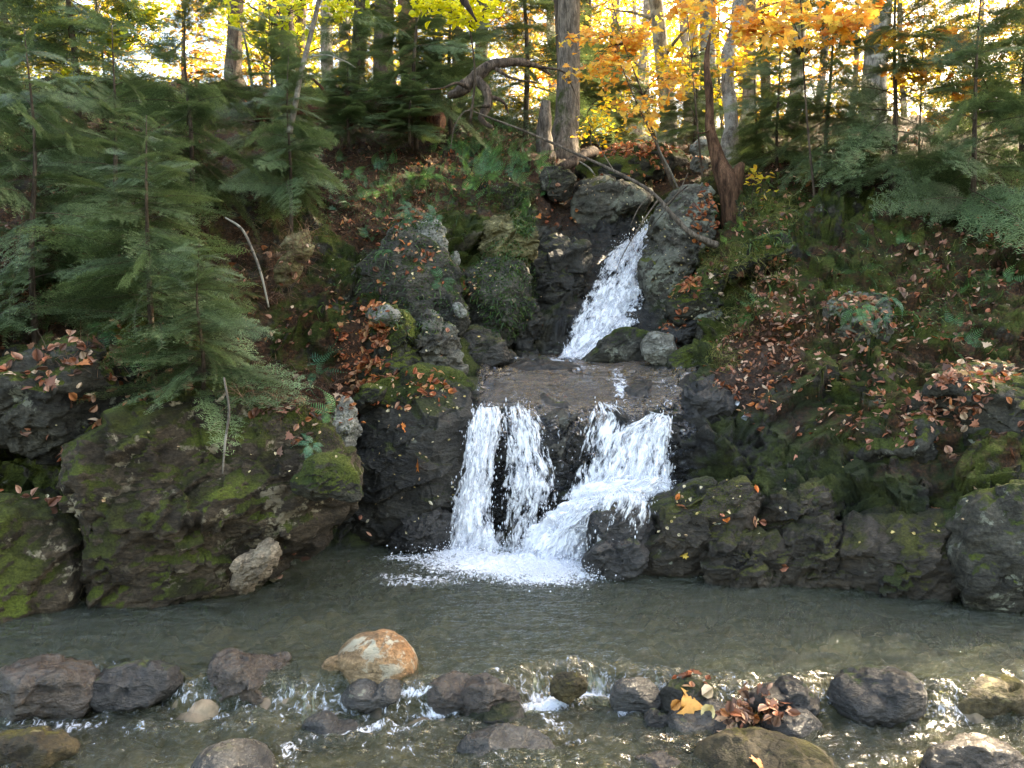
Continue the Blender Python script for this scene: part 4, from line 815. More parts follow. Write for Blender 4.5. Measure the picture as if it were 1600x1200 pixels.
# ---- single leaves that catch the eye
def leaf(px, py, size, col, label, k=3, group=None, yaw=None, tilt=.25):
    p, n, nm = hit(px, py, True)
    n = n + rng.normal(size=3) * tilt; b = Bag()
    f = frames(n[None], np.array([random.random() * 6.28 if yaw is None else yaw])); V, F = TL[k]
    V = V - np.array([.4, 0, 0])
    inst(b, (V, F), (p + n / np.linalg.norm(n) * .012)[None], f, [size], np.array([col]))
    o = b.build("fallen_leaf", M_litter, base=p, smooth=False); tag(o, label, "leaf", group or "single fallen leaves on the rocks")
OR = (.80, .24, .06); TA = (.62, .30, .18); YE = (.75, .48, .09); PL = (.62, .54, .38); PK = (.60, .24, .15)
for a in [(655, 729, .10, OR, "bright orange maple leaf alone on the dark wet wall"), (630, 668, .075, OR, "orange leaf above the lone maple leaf on the dark wall"), (622, 664, .045, TA, "tiny tan leaf touching the upper orange leaf on the wall", 1),
          (671, 787, .05, PL, "pale round leaf low on the dark wall beside the water column", 2), (577, 832, .06, TA, "tan leaf stuck low on the dark wall near the pool", 1), (563, 809, .05, PK, "pink-brown leaf beside the overhanging boulder's edge", 1), (574, 815, .035, PL, "tiny pale leaf near the pink-brown one", 1),
          (620, 632, .08, TA, "long curled tan leaf on top of the mossy slab", 1), (608, 637, .05, OR, "small orange leaf at the back of the mossy slab", 0), (560, 644, .06, OR, "orange leaf at the tip of the thin mossy ledge", 0),
          (900, 658, .05, (.7, .42, .2), "yellowish leaf caught on the rock between the lower falls", 2), (919, 627, .04, PK, "small reddish leaf on the ledge above the lower falls", 1), (825, 636, .04, TA, "tan leaf at the lip of the lacy middle stream", 1),
          (1059, 777, .06, OR, "small orange leaf on the rock rim beside the broad fall", 1), (1064, 793, .08, PK, "curled pinkish orange leaf on the ramp below the rim", 4), (1120, 735, .05, OR, "orange leaf at the foot of the purple wall", 0), (1134, 811, .07, OR, "bright orange oval leaf upper middle of the mossy ramp", 2),
          (1127, 808, .06, PK, "dull pink leaf overlapping the bright oval one", 1), (1121, 814, .06, (.35, .38, .30), "grey-green leaf left of the bright oval one", 0), (1178, 817, .09, TA, "broad tan leaf on the dark rock shelf", 2), (1192, 816, .07, PK, "pink leaf touching the broad tan one", 0), (1180, 763, .06, OR, "round orange leaf above the rock shelf", 2),
          (1071, 868, .07, YE, "yellow-orange crumpled leaf low on the mossy ramp", 4), (1228, 885, .09, PK, "reddish leaf near the right waterline", 0), (1241, 717, .09, PK, "pink-orange leaf high on the streaked rock face", 2), (1225, 753, .06, YE, "round yellow leaf on the streaked rock face", 2), (1237, 812, .06, TA, "narrow tan leaf on the shelf edge", 1),
          (1168, 652, .10, (.36, .40, .44), "large grey-blue leaf plastered to the wet wall", 2), (1190, 643, .09, OR, "orange leaf right of the grey-blue leaf", 0), (1178, 638, .07, TA, "tan leaf above the grey-blue leaf", 1), (1150, 630, .05, (.5, .54, .58), "small silvery leaf on the wet wall", 2), (1215, 632, .08, PK, "pinkish maple leaf on the right wall top", 3), (1180, 604, .07, TA, "pale tan leaf at the top of the wet wall", 2),
          (1078, 1100, .12, (.70, .33, .08), "folded yellow-orange leaf on the purple-grey stone", 4), (1060, 1100, .07, (.62, .26, .07), "small orange oval leaf left of the folded one", 0), (1108, 1111, .085, (.72, .58, .28), "pale yellow oval leaf on the purple-grey stone", 2), (1133, 1131, .11, (.74, .45, .28), "large pale tan leaf beside the heap of wet leaves", 2), (1100, 1083, .11, (.62, .50, .34), "long whitish curled leaf behind the folded one", 1),
          (1184, 1195, .07, (.62, .26, .10), "crumpled orange leaf on the olive boulder in the corner", 4), (556, 527, .07, YE, "yellow leaf standing out in the orange leaf pile", 0), (538, 552, .05, PL, "whitish leaf in the lower leaf pile", 2), (585, 540, .07, TA, "star shaped tan leaf on the mossy boulder edge", 3),
          (1207, 545, .10, OR, "vivid orange leaf on the right leaf slope edge", 0), (1187, 590, .09, TA, "broad tan leaf hanging at the slope foot", 2), (510, 660, .07, TA, "tan leaf on the moss beside the pale pointed stone", 1), (486, 608, .06, (.6, .45, .2), "yellow-tan leaf above the mossy boulder", 0), (490, 470, .06, PK, "pink leaf behind the hemlock tip", 0),
          (385, 362, .07, (.62, .3, .16), "round tan leaf hung in the hemlock twigs", 2), (400, 181, .08, (.7, .55, .05), "bright yellow leaf caught in the upper left boughs", 0), (490, 342, .05, PL, "white speck of a leaf beside the leaning ochre rock", 2), (640, 384, .05, OR, "orange leaf on the dark left cliff face", 0), (693, 245, .08, OR, "large orange leaf among the ferns of the left slope", 3)]:
    leaf(*a)

# ---- ferns: prototype fronds, then copies
def frond(L=.3, np_=20, droop=.5, w=.30, seed=0, col=(.05, .12, .03)):
    r = np.random.default_rng(seed); b = Bag(); s_ = np.linspace(0, 1, 14)
    ax = np.stack([L * s_ * (1 - .18 * s_ ** 2), .03 * L * np.sin(s_ * 3 + seed), L * (.55 * s_ - (.55 + droop) * s_ ** 2)], 1)
    addtube(b, ax, np.linspace(.0022, .0006, 14), n=4, col=(.05, .06, .02), cap=False)
    for i in range(np_):
        t0 = .12 + .86 * i / np_; p = np.array([np.interp(t0, s_, ax[:, k]) for k in range(3)]); p2 = np.array([np.interp(min(1, t0 + .05), s_, ax[:, k]) for k in range(3)])
        T = (p2 - p) / (np.linalg.norm(p2 - p) + 1e-9); pl = L * w * (math.sin(min(1, t0 * 1.25 + .12) * math.pi) ** .8 * .85 + .10) * (1 if t0 < .9 else .5)
        for sd_ in (1, -1):
            side = np.array([.35 * T[0], sd_, -.12]); side = side / np.linalg.norm(side); up = np.cross(T, side) * sd_; wd = L * .011
            tip = p + side * pl - np.array([0, 0, .12 * pl]); mid = p + side * pl * .5 + up * .006
            V = [p - T * wd, p + T * wd, mid + T * wd * 1.1, mid - T * wd * 1.1, tip]
            cc = np.array(col) * (.7 + .7 * r.random()); n0 = b.n
            b.add(V, np.array([[0, 1, 2, 3]]), cc); b.F.setdefault(3, []).append(np.array([[n0 + 3, n0 + 2, n0 + 4]]))
    return b
FCOL = [(.055, .145, .05), (.085, .21, .065), (.19, .34, .065), (.075, .20, .11)]
def fern_proto(k, nfr, L, col):
    root = empty("fern", (0, 0, 0))
    meshes = [frond(L * q, 17, dr, .22, k * 10 + i, col) for i, (q, dr) in enumerate([(1, .55), (.85, .8), (.7, .3)])]
    obs = []
    for i in range(nfr):
        if i < 3: o = meshes[i].build("frond", M_fern, root)
        else: o = obs[i % 3].copy(); C.objects.link(o); o.parent = root
        o.rotation_euler = (random.uniform(-.3, .3), random.uniform(-.25, .35), (i / nfr - .5) * 5.0 + random.uniform(-.3, .3) - math.pi / 2); obs.append(o)
        sc = random.uniform(.8, 1.1); o.scale = (sc, sc, sc)
    return root
FP = [fern_proto(i, [6, 7, 8, 6][i], .24, FCOL[i]) for i in range(4)]; FU = [False] * 4
def fern(px, py, sc, k, label, group, lean=0.0, yaw=0.0):
    p, n, nm = hit(px, py)
    o = FP[k] if not FU[k] else copy_tree(FP[k]); FU[k] = True
    o.location = [float(v) for v in p + n * .01]; sc = sc * (1.25 if group == 'ferns growing on the banks' else 1); o.scale = (sc, sc, sc); m = Vector((float(n[0]) * .8, float(n[1]) * .8, float(n[2]) + .35)).normalized()
    o.rotation_euler = (m.to_track_quat('Z', 'Y') @ __import__('mathutils').Euler((0, 0, yaw)).to_quaternion()).to_euler()
    tag(o, label, "fern", group)
GF = "ferns growing on the banks"
MARKS = [(770, 200, "under the arched dead log"), (842, 250, "beside the big forked trunk"), (880, 290, "above the round green and brown boulder"), (795, 335, "hanging over the ochre yellow rock"), (675, 325, "above the pale grey cliff slab"), (700, 240, "among the orange leaves of the left slope"), (610, 215, "below the rotten log"), (560, 330, "near the leaning ochre rock"),
         (1430, 400, "by the far right hemlocks"), (1330, 520, "on the leafy slope right of the falls"), (1500, 560, "above the far right shore boulders"), (100, 380, "under the far left hemlocks"), (230, 470, "behind the young hemlocks by the pool"), (60, 540, "above the far left shore boulder")]
TONE = ["dark green", "mid green", "bright yellow-green", "blue-green"]
def fern_label(px, py, k, sc, lo, hi):
    m_ = min(MARKS, key=lambda q: (q[0] - px) ** 2 + (q[1] - py) ** 2); z = ["small", "middle-sized", "large"][min(2, int(3 * (sc - lo) / (hi - lo + 1e-6)))]
    return "%s %s fern %s" % (z, TONE[k], m_[2])
for a in [(722, 296, 1.25, 2, "bright yellow-green fern hanging at the foot of the fern patch"), (700, 275, 1.0, 1, "green fern left of the bright hanging one"), (480, 560, 1.5, 3, "large blue-green fern spilling from under the hemlock"), (500, 590, 1.2, 3, "drooping blue-green fern below the large one by the leaf pile"),
          (515, 650, 1.0, 1, "arching fern fronds beside the pale pointed stone"), (505, 480, .7, 2, "small vivid green fern tip in the hemlock's shade"), (690, 440, 1.0, 0, "dark fern draped over the cliff below the pale slab"), (600, 395, .8, 1, "little fern on the dark cliff under the orange leaves"),
          (1185, 470, 1.1, 1, "green fern growing from the right bank moss"), (1182, 505, 1.2, 1, "lower green fern hanging on the right bank"), (1140, 376, .9, 2, "pale green fern at the foot of the leaning dark trunk"), (1165, 350, .9, 2, "fern beside the leaning trunk's base on the right"),
          (485, 697, .6, 3, "tiny fern on the face of the overhanging boulder"), (1205, 285, .8, 2, "yellowish fern under the right hemlock"), (495, 270, 1.0, 2, "green fern among dead twigs on the upper left slope"), (580, 360, .8, 0, "dark fern in the orange leaves of the left cliff")]:
    fern(*a, GF, yaw=random.uniform(-.6, .6))
rr_ = random.Random(5)
for i in range(72):
    px = rr_.gauss(770, 42); py = rr_.gauss(245, 36) - (px - 770) * -.25
    if not (660 < px < 850 and 175 < py < 325): px, py = 700 + i * 3, 215 + (i * 7) % 90
    sc_, k_ = rr_.uniform(1.2, 1.9), rr_.choice([0, 0, 1, 1, 3])
    fern(px, py, sc_, k_, fern_label(px, py, k_, sc_, 1.2, 1.9), "ferns in the dense patch", yaw=rr_.uniform(-1, 1))
for i in range(40):
    px = rr_.uniform(520, 700); py = rr_.uniform(255, 345)
    sc_, k_ = rr_.uniform(.9, 1.3), rr_.choice([0, 1, 3])
    fern(px, py, sc_, k_, fern_label(px, py, k_, sc_, .9, 1.3), "small ferns on the left slope", yaw=rr_.uniform(-1, 1))
for i in range(26):
    px = rr_.choice([rr_.uniform(1270, 1580), rr_.uniform(30, 300)]); py = rr_.uniform(330, 560)
    sc_, k_ = rr_.uniform(.8, 1.3), rr_.choice([0, 1, 3])
    fern(px, py, sc_, k_, fern_label(px, py, k_, sc_, .8, 1.3), "outlying ferns", yaw=rr_.uniform(-1, 1))

# ---- hemlocks
def hem_branch(L=1.0, sp=.028, nsp=.0095, nl=.013, nw=.0028, seed=0, droop=.25):
    """flat spray of needles along +x; returns (needle bag, twig bag)"""
    r = np.random.default_rng(seed); nb, tb = Bag(), Bag(); s_ = np.linspace(0, 1, 12)
    ax = np.stack([L * s_, .04 * L * np.sin(s_ * 4 + seed), L * (.05 * s_ - droop * s_ ** 2)], 1)
    addtube(tb, ax, np.linspace(.006, .0012, 12) * L, n=4, cap=False); axes = [(ax, .35)]
    n = int(L / sp)
    for i in range(n):
        t0 = .12 + .86 * i / n
        for sd_ in (1, -1):
            if r.random() < .12: continue
            p = np.array([np.interp(t0 + .01 * sd_, s_, ax[:, k]) for k in range(3)]); l2 = L * (.36 * (1 - t0) ** .8 + .05) * (.6 + .6 * r.random()) * min(1, t0 * 4)
            an = R_(58) + r.normal() * .15; d_ = np.array([math.cos(an), sd_ * math.sin(an), r.normal() * .12 - .12]); q = np.linspace(0, 1, 5)[:, None]
            tw = p + d_ * l2 * q + np.array([.10, 0, -.10]) * l2 * q ** 2; axes.append((tw, 1))
            if l2 > .14 * L:
                for m in (.3, .5, .7):
                    for s2 in (1, -1):
                        p3 = p + d_ * l2 * m; a3 = an * sd_ + s2 * .8; l3 = l2 * (1 - m) * .55
                        axes.append((p3 + np.array([math.cos(a3), math.sin(a3), -.1]) * l3 * np.linspace(0, 1, 3)[:, None], 1))
    P, D, Sd = [], [], []
    for a, st in axes:
        l = np.linalg.norm(np.diff(a, axis=0), axis=1).sum(); m = max(2, int(l / nsp)); t_ = np.linspace(.02, 1, m); k = np.linspace(0, 1, len(a))
        p = np.stack([np.interp(t_, k, a[:, j]) for j in range(3)], 1); T = np.gradient(p, axis=0); T /= np.linalg.norm(T, axis=1, keepdims=True) + 1e-9
        for sd_ in (1, -1):
            side = np.stack([-T[:, 1], T[:, 0], T[:, 2] * 0], 1) * sd_; d_ = side * .85 + T * .5 + r.normal(size=p.shape) * .16; d_ /= np.linalg.norm(d_, axis=1, keepdims=True); P.append(p); D.append(d_); Sd.append(T)
    P, D, T = map(np.concatenate, (P, D, Sd)); m = len(P); l = nl * (.7 + .5 * r.random((m, 1)))
    V = np.stack([P - T * nw * .5, P + T * nw * .5, P + D * l + T * nw * .3, P + D * l - T * nw * .3], 1).reshape(-1, 3)
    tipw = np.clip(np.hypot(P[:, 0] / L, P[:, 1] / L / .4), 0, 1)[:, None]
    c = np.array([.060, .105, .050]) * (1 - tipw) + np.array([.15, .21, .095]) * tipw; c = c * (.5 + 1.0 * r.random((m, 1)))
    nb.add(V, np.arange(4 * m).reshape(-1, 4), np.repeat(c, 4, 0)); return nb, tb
def hemlock_proto(H=2.0, rad=.75, nb=46, dens=1.0, seed=0, bare=.12, top=1.0, wood='brown'):
    r = np.random.default_rng(seed + 100); BR = [hem_branch(1.0, .034 / dens, .017 / dens, .034, .0060 / dens ** .5, seed * 5 + i, .18 + .12 * i) for i in range(3)]
    crown, twig, tr = Bag(), Bag(), Bag(); tk = np.array([[0, 0, -.25], [.02, .01, H * .3], [-.02, .02, H * .65], [.01, 0, H]]); addtube(tr, tk, [.012 * H, .009 * H, .005 * H, .0012 * H], n=9, seg=20, rough=.06)
    for i in range(nb):
        h = bare + (top - bare) * (i / nb) ** .9; L = rad * (1 - h) ** .65 * (.6 + .6 * r.random()) + .10; yaw = i * 2.399 + r.normal() * .3; pitch = .28 - .5 * (1 - h) + r.normal() * .22
        Rz = np.array([[math.cos(yaw), -math.sin(yaw), 0], [math.sin(yaw), math.cos(yaw), 0], [0, 0, 1]]); Ry = np.array([[math.cos(pitch), 0, -math.sin(pitch)], [0, 1, 0], [math.sin(pitch), 0, math.cos(pitch)]]); ro = r.normal() * .5
        Rx = np.array([[1, 0, 0], [0, math.cos(ro), -math.sin(ro)], [0, math.sin(ro), math.cos(ro)]]); M = Rz @ Ry @ Rx * L; o = np.array([0, 0, h * H]); nbg, tbg = BR[i % 3]
        shade = .75 + .5 * r.random()
        for src, dst in ((nbg, crown), (tbg, twig)):
            n0 = dst.n; V = np.concatenate(src.V) @ M.T + o; c = np.concatenate(src.Cc) * shade; dst.V.append(V); dst.Cc.append(c); dst.n += len(V)
            for k, fs in src.F.items(): dst.F.setdefault(k, []).append(np.concatenate(fs) + n0)
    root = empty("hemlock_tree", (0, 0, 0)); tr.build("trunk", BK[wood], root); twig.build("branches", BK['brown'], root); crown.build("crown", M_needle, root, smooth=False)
    return root
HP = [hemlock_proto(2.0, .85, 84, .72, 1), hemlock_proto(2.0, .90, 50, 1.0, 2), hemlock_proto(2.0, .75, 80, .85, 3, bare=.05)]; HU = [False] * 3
def hemlock(px, py, Y, H, k, label, yaw=0.0, group="hemlock trees on the banks", lean=(0, 0), dz=0.0, wide=1.0):
    p, n = ground(px, py) if Y is None else (None, None)
    if Y is not None: p = at(px, py, Y)
    o = HP[k] if not HU[k] else copy_tree(HP[k]); HU[k] = True; s_ = H / 2
    o.location = (float(p[0]), float(p[1]), float(p[2]) + dz); o.scale = (s_ * wide, s_ * wide, s_); o.rotation_euler = (lean[0], lean[1], yaw); tag(o, label, "conifer", group); return o
hemlock(316, 640, 5.3, 1.1, 0, "young hemlock nearest the water reaching over the mossy boulder", .4, wide=1.35)
hemlock(240, 560, 5.7, 1.7, 0, "taller young hemlock behind the nearest one", 2.2, wide=1.25)
hemlock(455, 330, 7.6, 1.5, 1, "feathery hemlock above the leaning ochre rock", 1.4)
hemlock(300, 330, 7.6, 2.2, 1, "dense hemlock at the left edge high on the bank", 1.0)
hemlock(425, 300, 8.3, 1.9, 1, "hemlock with boughs crossing the grey leaning sapling", 5.0)
hemlock(560, 160, 12.6, 2.4, 1, "bushy hemlock behind the rotten log", .7, wide=1.1)
hemlock(650, 200, 10.6, 2.3, 1, "hemlock left of the arched dead log", 3.3, wide=1.2)
hemlock(705, 190, 11.5, 2.2, 2, "hemlock directly behind the arched dead log", 2.3, wide=1.3)
hemlock(820, 205, 15.0, 4.8, 2, "tall narrow hemlock left of the big forked trunk", .2)
hemlock(955, 224, 18.0, 2.6, 2, "small hemlock in the sunlit woods centre", 3.2, wide=1.5)
hemlock(905, 226, 17.0, 2.2, 2, "small hemlock just right of the big forked trunk", .9, wide=1.5)
hemlock(1085, 230, 14.5, 1.7, 2, "low wide hemlock behind the bright white rock", 4.2, wide=1.7)
hemlock(1215, 275, 9.6, 1.75, 1, "full hemlock filling the right edge of the bank", 2.0, wide=1.1)
hemlock(1180, 255, 10.8, 1.6, 1, "hemlock between the dark leaning trunk and the full one", .5, wide=1.1)
hemlock(1290, 300, 9.0, 2.4, 1, "hemlock just past the full one on the right", 3.7)
hemlock(1390, 330, 8.6, 2.9, 1, "tall hemlock on the far right bank", 5.2)
hemlock(1520, 380, 7.8, 2.6, 1, "broad hemlock near the far right edge", 1.1)
hemlock(1600, 300, 9.5, 3.8, 2, "tall dark hemlock at the far right edge", 2.0)
hemlock(190, 480, 6.6, 2.3, 1, "wide hemlock left of the dense one", 2.7)
hemlock(60, 560, 6.0, 2.4, 1, "hemlock leaning in from the far left", 3.9)
hemlock(120, 300, 8.2, 3.6, 2, "tall hemlock on the far left slope", .6)
hemlock(10, 240, 9.5, 4.2, 2, "very tall hemlock at the far left edge", 5.5)

# ---- wood: logs, sticks, saplings, trunks
def wood(name, label, cat, limbs, mat, group=None, base=None):
    """limbs: list of (points (px,py,Y), radii)"""
    b0 = at(*limbs[0][0][0]) if base is None else base; root = None
    for i, (pts, rad) in enumerate(limbs):
        P = np.array([at(*p) for p in pts]); b = Bag(); big_ = max(rad) > .03
        addtube(b, P, rad, n=16 if big_ else 7, seg=max(10, len(pts) * (12 if big_ else 6)), rough=(.2 if mat == 'rot' else .34) if big_ else .12, seed=i + len(label))
        if len(limbs) == 1: return tag(b.build(name, BK[mat], base=b0), label, cat, group)
        if root is None: root = empty(name, b0, label, cat, group)
        b.build("stem" if i == 0 else "branch", BK[mat], root, base=b0)
    return root
wood("dead_log", "twisted dark dead log arching over the fern patch", "log", [
    ([(700, 150, 9.3), (722, 140, 9.3), (745, 118, 9.3), (772, 101, 9.35), (805, 97, 9.5), (838, 103, 9.8), (862, 118, 10.1)], [.03, .075, .072, .062, .05, .03, .010]),
    ([(742, 122, 9.3), (758, 140, 9.2), (762, 165, 9.15), (752, 186, 9.1), (770, 200, 9.1)], [.06, .055, .05, .035, .02]),
    ([(760, 150, 9.2), (785, 158, 9.3), (795, 178, 9.4)], [.03, .02, .008]), ([(775, 108, 9.3), (800, 122, 9.2), (830, 128, 9.2), (862, 134, 9.3)], [.025, .014, .008, .004]),
    ([(730, 135, 9.2), (712, 130, 9.0), (690, 138, 8.9), (660, 140, 8.8)], [.03, .015, .01, .005]), ([(765, 165, 9.1), (740, 168, 9.0), (722, 178, 9.0)], [.02, .012, .006]),
    ([(840, 104, 9.8), (880, 112, 9.9), (895, 138, 10), (905, 165, 10)], [.02, .010, .007, .003])], 'dead')
wood("fallen_branch", "long thin bare branch slanting down from the ferns to the right bank", "branch", [
    ([(735, 172, 8.9), (765, 184, 8.9), (830, 209, 8.9), (895, 238, 8.85), (955, 265, 8.7), (1015, 298, 8.45), (1050, 335, 8.25), (1080, 365, 8.2), (1120, 384, 8.3)], [.007, .011, .013, .014, .016, .018, .022, .028, .038]),
    ([(735, 172, 8.9), (724, 176, 8.85), (710, 198, 8.8), (704, 232, 8.8)], [.007, .006, .005, .003]), ([(1030, 310, 8.35), (1005, 345, 8.2), (975, 395, 8.1), (962, 425, 8.05)], [.010, .007, .005, .003]),
    ([(1040, 322, 8.3), (1060, 300, 8.2), (1075, 270, 8.2)], [.009, .006, .003]), ([(1022, 302, 8.4), (1000, 322, 8.3), (985, 352, 8.2)], [.007, .005, .003]), ([(960, 268, 8.7), (940, 235, 8.7), (925, 200, 8.8), (900, 170, 8.9), (885, 150, 9.0)], [.006, .005, .004, .003, .002])], 'twig')
wood("dead_stick", "bare grey stick standing at the top of the falls", "stick", [([(1062, 300, 9.2), (1045, 262, 9.2), (1030, 232, 9.2), (1022, 190, 9.2)], [.012, .011, .009, .004])], 'pale', "sticks at the top of the falls")
wood("dead_stick", "second bare stick leaning behind the fallen branch", "stick", [([(1055, 298, 9.3), (1040, 258, 9.3), (1018, 210, 9.4), (990, 150, 9.6), (965, 90, 9.8), (930, 20, 10)], [.013, .012, .010, .008, .006, .003])], 'brown', "sticks at the top of the falls")
wood("dead_stick", "thin forked stick hanging over the upper fall", "stick", [([(1075, 290, 8.6), (1040, 318, 8.5), (1010, 330, 8.5)], [.006, .005, .002]), ([(1060, 302, 8.55), (1030, 340, 8.5), (1005, 372, 8.4)], [.005, .004, .002])], 'dark')
wood("leaning_snag", "dark reddish dead trunk with a flared base leaning on the right bank", "dead tree", [
    ([(1162, 372, 9.0), (1148, 335, 9.0), (1138, 290, 9.0), (1122, 250, 9.05), (1110, 205, 9.1), (1108, 150, 9.15), (1104, 95, 9.2), (1110, 52, 9.2)], [.23, .15, .115, .085, .058, .045, .036, .012]),
    ([(1142, 300, 9.0), (1152, 270, 8.98), (1160, 255, 8.98)], [.11, .07, .03]), ([(1115, 200, 9.1), (1098, 208, 9.0), (1085, 206, 9.0)], [.012, .008, .004])], 'snag')
wood("forest_tree", "grey flaking trunk rising behind the dark leaning snag", "tree", [([(1146, 300, 10.2), (1140, 240, 10.3), (1142, 180, 10.4), (1136, 100, 10.6), (1152, 20, 10.8), (1150, -80, 11)], [.13, .10, .08, .075, .07, .06])], 'grey')
wood("leaning_sapling", "slim grey sapling leaning across the upper left", "sapling", [([(452, 208, 7.6), (462, 160, 7.6), (470, 115, 7.6), (484, 60, 7.6), (500, -10, 7.6), (508, -90, 7.6)], [.028, .026, .024, .023, .021, .02]),
    ([(478, 90, 7.6), (510, 86, 7.5), (540, 96, 7.5), (556, 106, 7.5)], [.006, .005, .004, .002])], 'pale')
wood("sapling_stem", "short pale birch stem left of the leaning sapling", "sapling", [([(396, 150, 8.4), (392, 120, 8.4), (386, 80, 8.4), (378, 40, 8.4)], [.018, .016, .014, .01])], 'pale')
wood("dead_stick", "pale curved stick in the hemlock twigs at the left edge", "stick", [([(352, 340, 5.9), (378, 358, 5.8), (395, 392, 5.75), (408, 428, 5.7), (420, 480, 5.7)], [.006, .009, .010, .009, .006])], 'pale')
wood("dead_stick", "pale stick lying against the overhanging boulder", "stick", [([(350, 590, 4.75), (358, 640, 4.72), (352, 690, 4.7), (348, 740, 4.7)], [.006, .008, .007, .005])], 'pale')
wood("rotten_log", "rotten red-brown log lying across the upper left slope", "log", [([(400, 178, 11.0), (450, 172, 10.9), (520, 174, 10.7), (590, 178, 10.5), (640, 184, 10.3), (690, 196, 10.2)], [.12, .14, .14, .15, .15, .14]), ([(520, 172, 10.6), (505, 140, 10.5), (480, 118, 10.5), (455, 110, 10.5)], [.03, .022, .014, .005]), ([(600, 176, 10.3), (625, 150, 10.3), (660, 132, 10.2)], [.025, .018, .006]), ([(560, 178, 10.4), (545, 200, 10.2), (520, 214, 10.0)], [.025, .018, .006])], 'rot')
hemlock(545, 212, 9.9, .9, 2, "tiny spreading hemlock in front of the rotten log", 2.2, wide=1.7)
hemlock(640, 215, 9.9, .8, 2, "tiny hemlock at the rotten log's right end", 4.2, wide=1.8)
wood("fallen_log", "short mossy log end beside the big forked trunk", "log", [([(878, 262, 11.0), (900, 250, 11.2), (928, 236, 11.6)], [.07, .075, .08])], 'dead')
wood("dead_stick", "small white stick on the rocks under the log end", "stick", [([(905, 252, 10.6), (920, 262, 10.5), (930, 274, 10.4)], [.010, .012, .008])], 'pale')
wood("tree_stump", "pale broken stump left of the big forked trunk", "stump", [([(852, 250, 12.6), (850, 215, 12.6), (851, 185, 12.6), (853, 158, 12.6)], [.15, .12, .10, .07])], 'mid')
wood("dark_bough", "dark thick bough entering at the top centre", "branch", [([(700, -40, 7.6), (722, -4, 7.6), (733, 14, 7.6), (745, 34, 7.6)], [.05, .035, .024, .006])], 'dark')
def trunk_tree(px, py, Y, w, mat, label, group, lean=0.0, H=11, leaves=0, pal=None, low=2.2, name="forest_tree", cat="tree", spread=2.2, seed=0, lsz=.10, flare=1.5):
    r = np.random.default_rng(seed + 500); p = at(px, py, Y); root = empty(name, p, label, cat, group)
    hs = np.array([-.5, 0, .4, 1.2, H * .4, H * .7, H]); rad = np.array([w * flare * 1.1, w * flare, w * 1.12, w, w * .85, w * .6, w * .15]); xs_ = lean * hs + .12 * np.sin(hs * .6 + seed) * (hs > .3)
    b = Bag(); addtube(b, np.stack([xs_, .05 * np.sin(hs + seed), hs], 1), rad, n=14, seg=46, rough=.10, seed=seed); tips = []
    for k in range(9 if leaves else 0):
        h = low + (H * .95 - low) * (k / 9) ** 1.3; a = r.random() * 6.28; L = spread * (.5 + .7 * r.random()); x0 = np.interp(h, hs, xs_); q = np.linspace(0, 1, 5)
        pts = np.stack([x0 + math.cos(a) * L * q, math.sin(a) * L * q, h + L * (.35 * q + .05 * np.sin(q * 5))], 1); addtube(b, pts, np.linspace(w * .3, .006, 5), n=5, seg=9); tips.append(pts)
    o = b.build("trunk", BK[mat], root)
    if leaves:
        cb = Bag(); Tn = np.concatenate([t_[1:] for t_ in tips]); nc = max(6, leaves // 26); cc = Tn[r.integers(0, len(Tn), nc)] + r.normal(size=(nc, 3)) * np.array([.5, .5, .22]) * spread * .38
        m = leaves; k = r.integers(0, nc, m); pos = cc[k] + r.normal(size=(m, 3)) * np.array([.26, .26, .07]); nn = np.array([0, 0, 1.]) + r.normal(size=(m, 3)) * .45
        shade = (.75 + .5 * r.random(nc))[k][:, None]; col = pal[r.integers(0, len(pal), nc)][k] * shade * (.8 + .4 * r.random((m, 1)))
        inst(cb, TL[0], pos, frames(nn, r.random(m) * 6.28), lsz * (.7 + .6 * r.random(m)), col); cb.build("crown", M_leaf, root, smooth=False)
    return root
YEL = np.array([(.62, .44, .04), (.70, .52, .06), (.50, .42, .05), (.66, .36, .04)]); ORN = np.array([(.80, .36, .07), (.82, .44, .10), (.74, .27, .055), (.80, .52, .11)]); YGR = np.array([(.36, .42, .05), (.50, .48, .05), (.26, .34, .05), (.62, .50, .05)])
G1 = "trees of the sunlit woods"
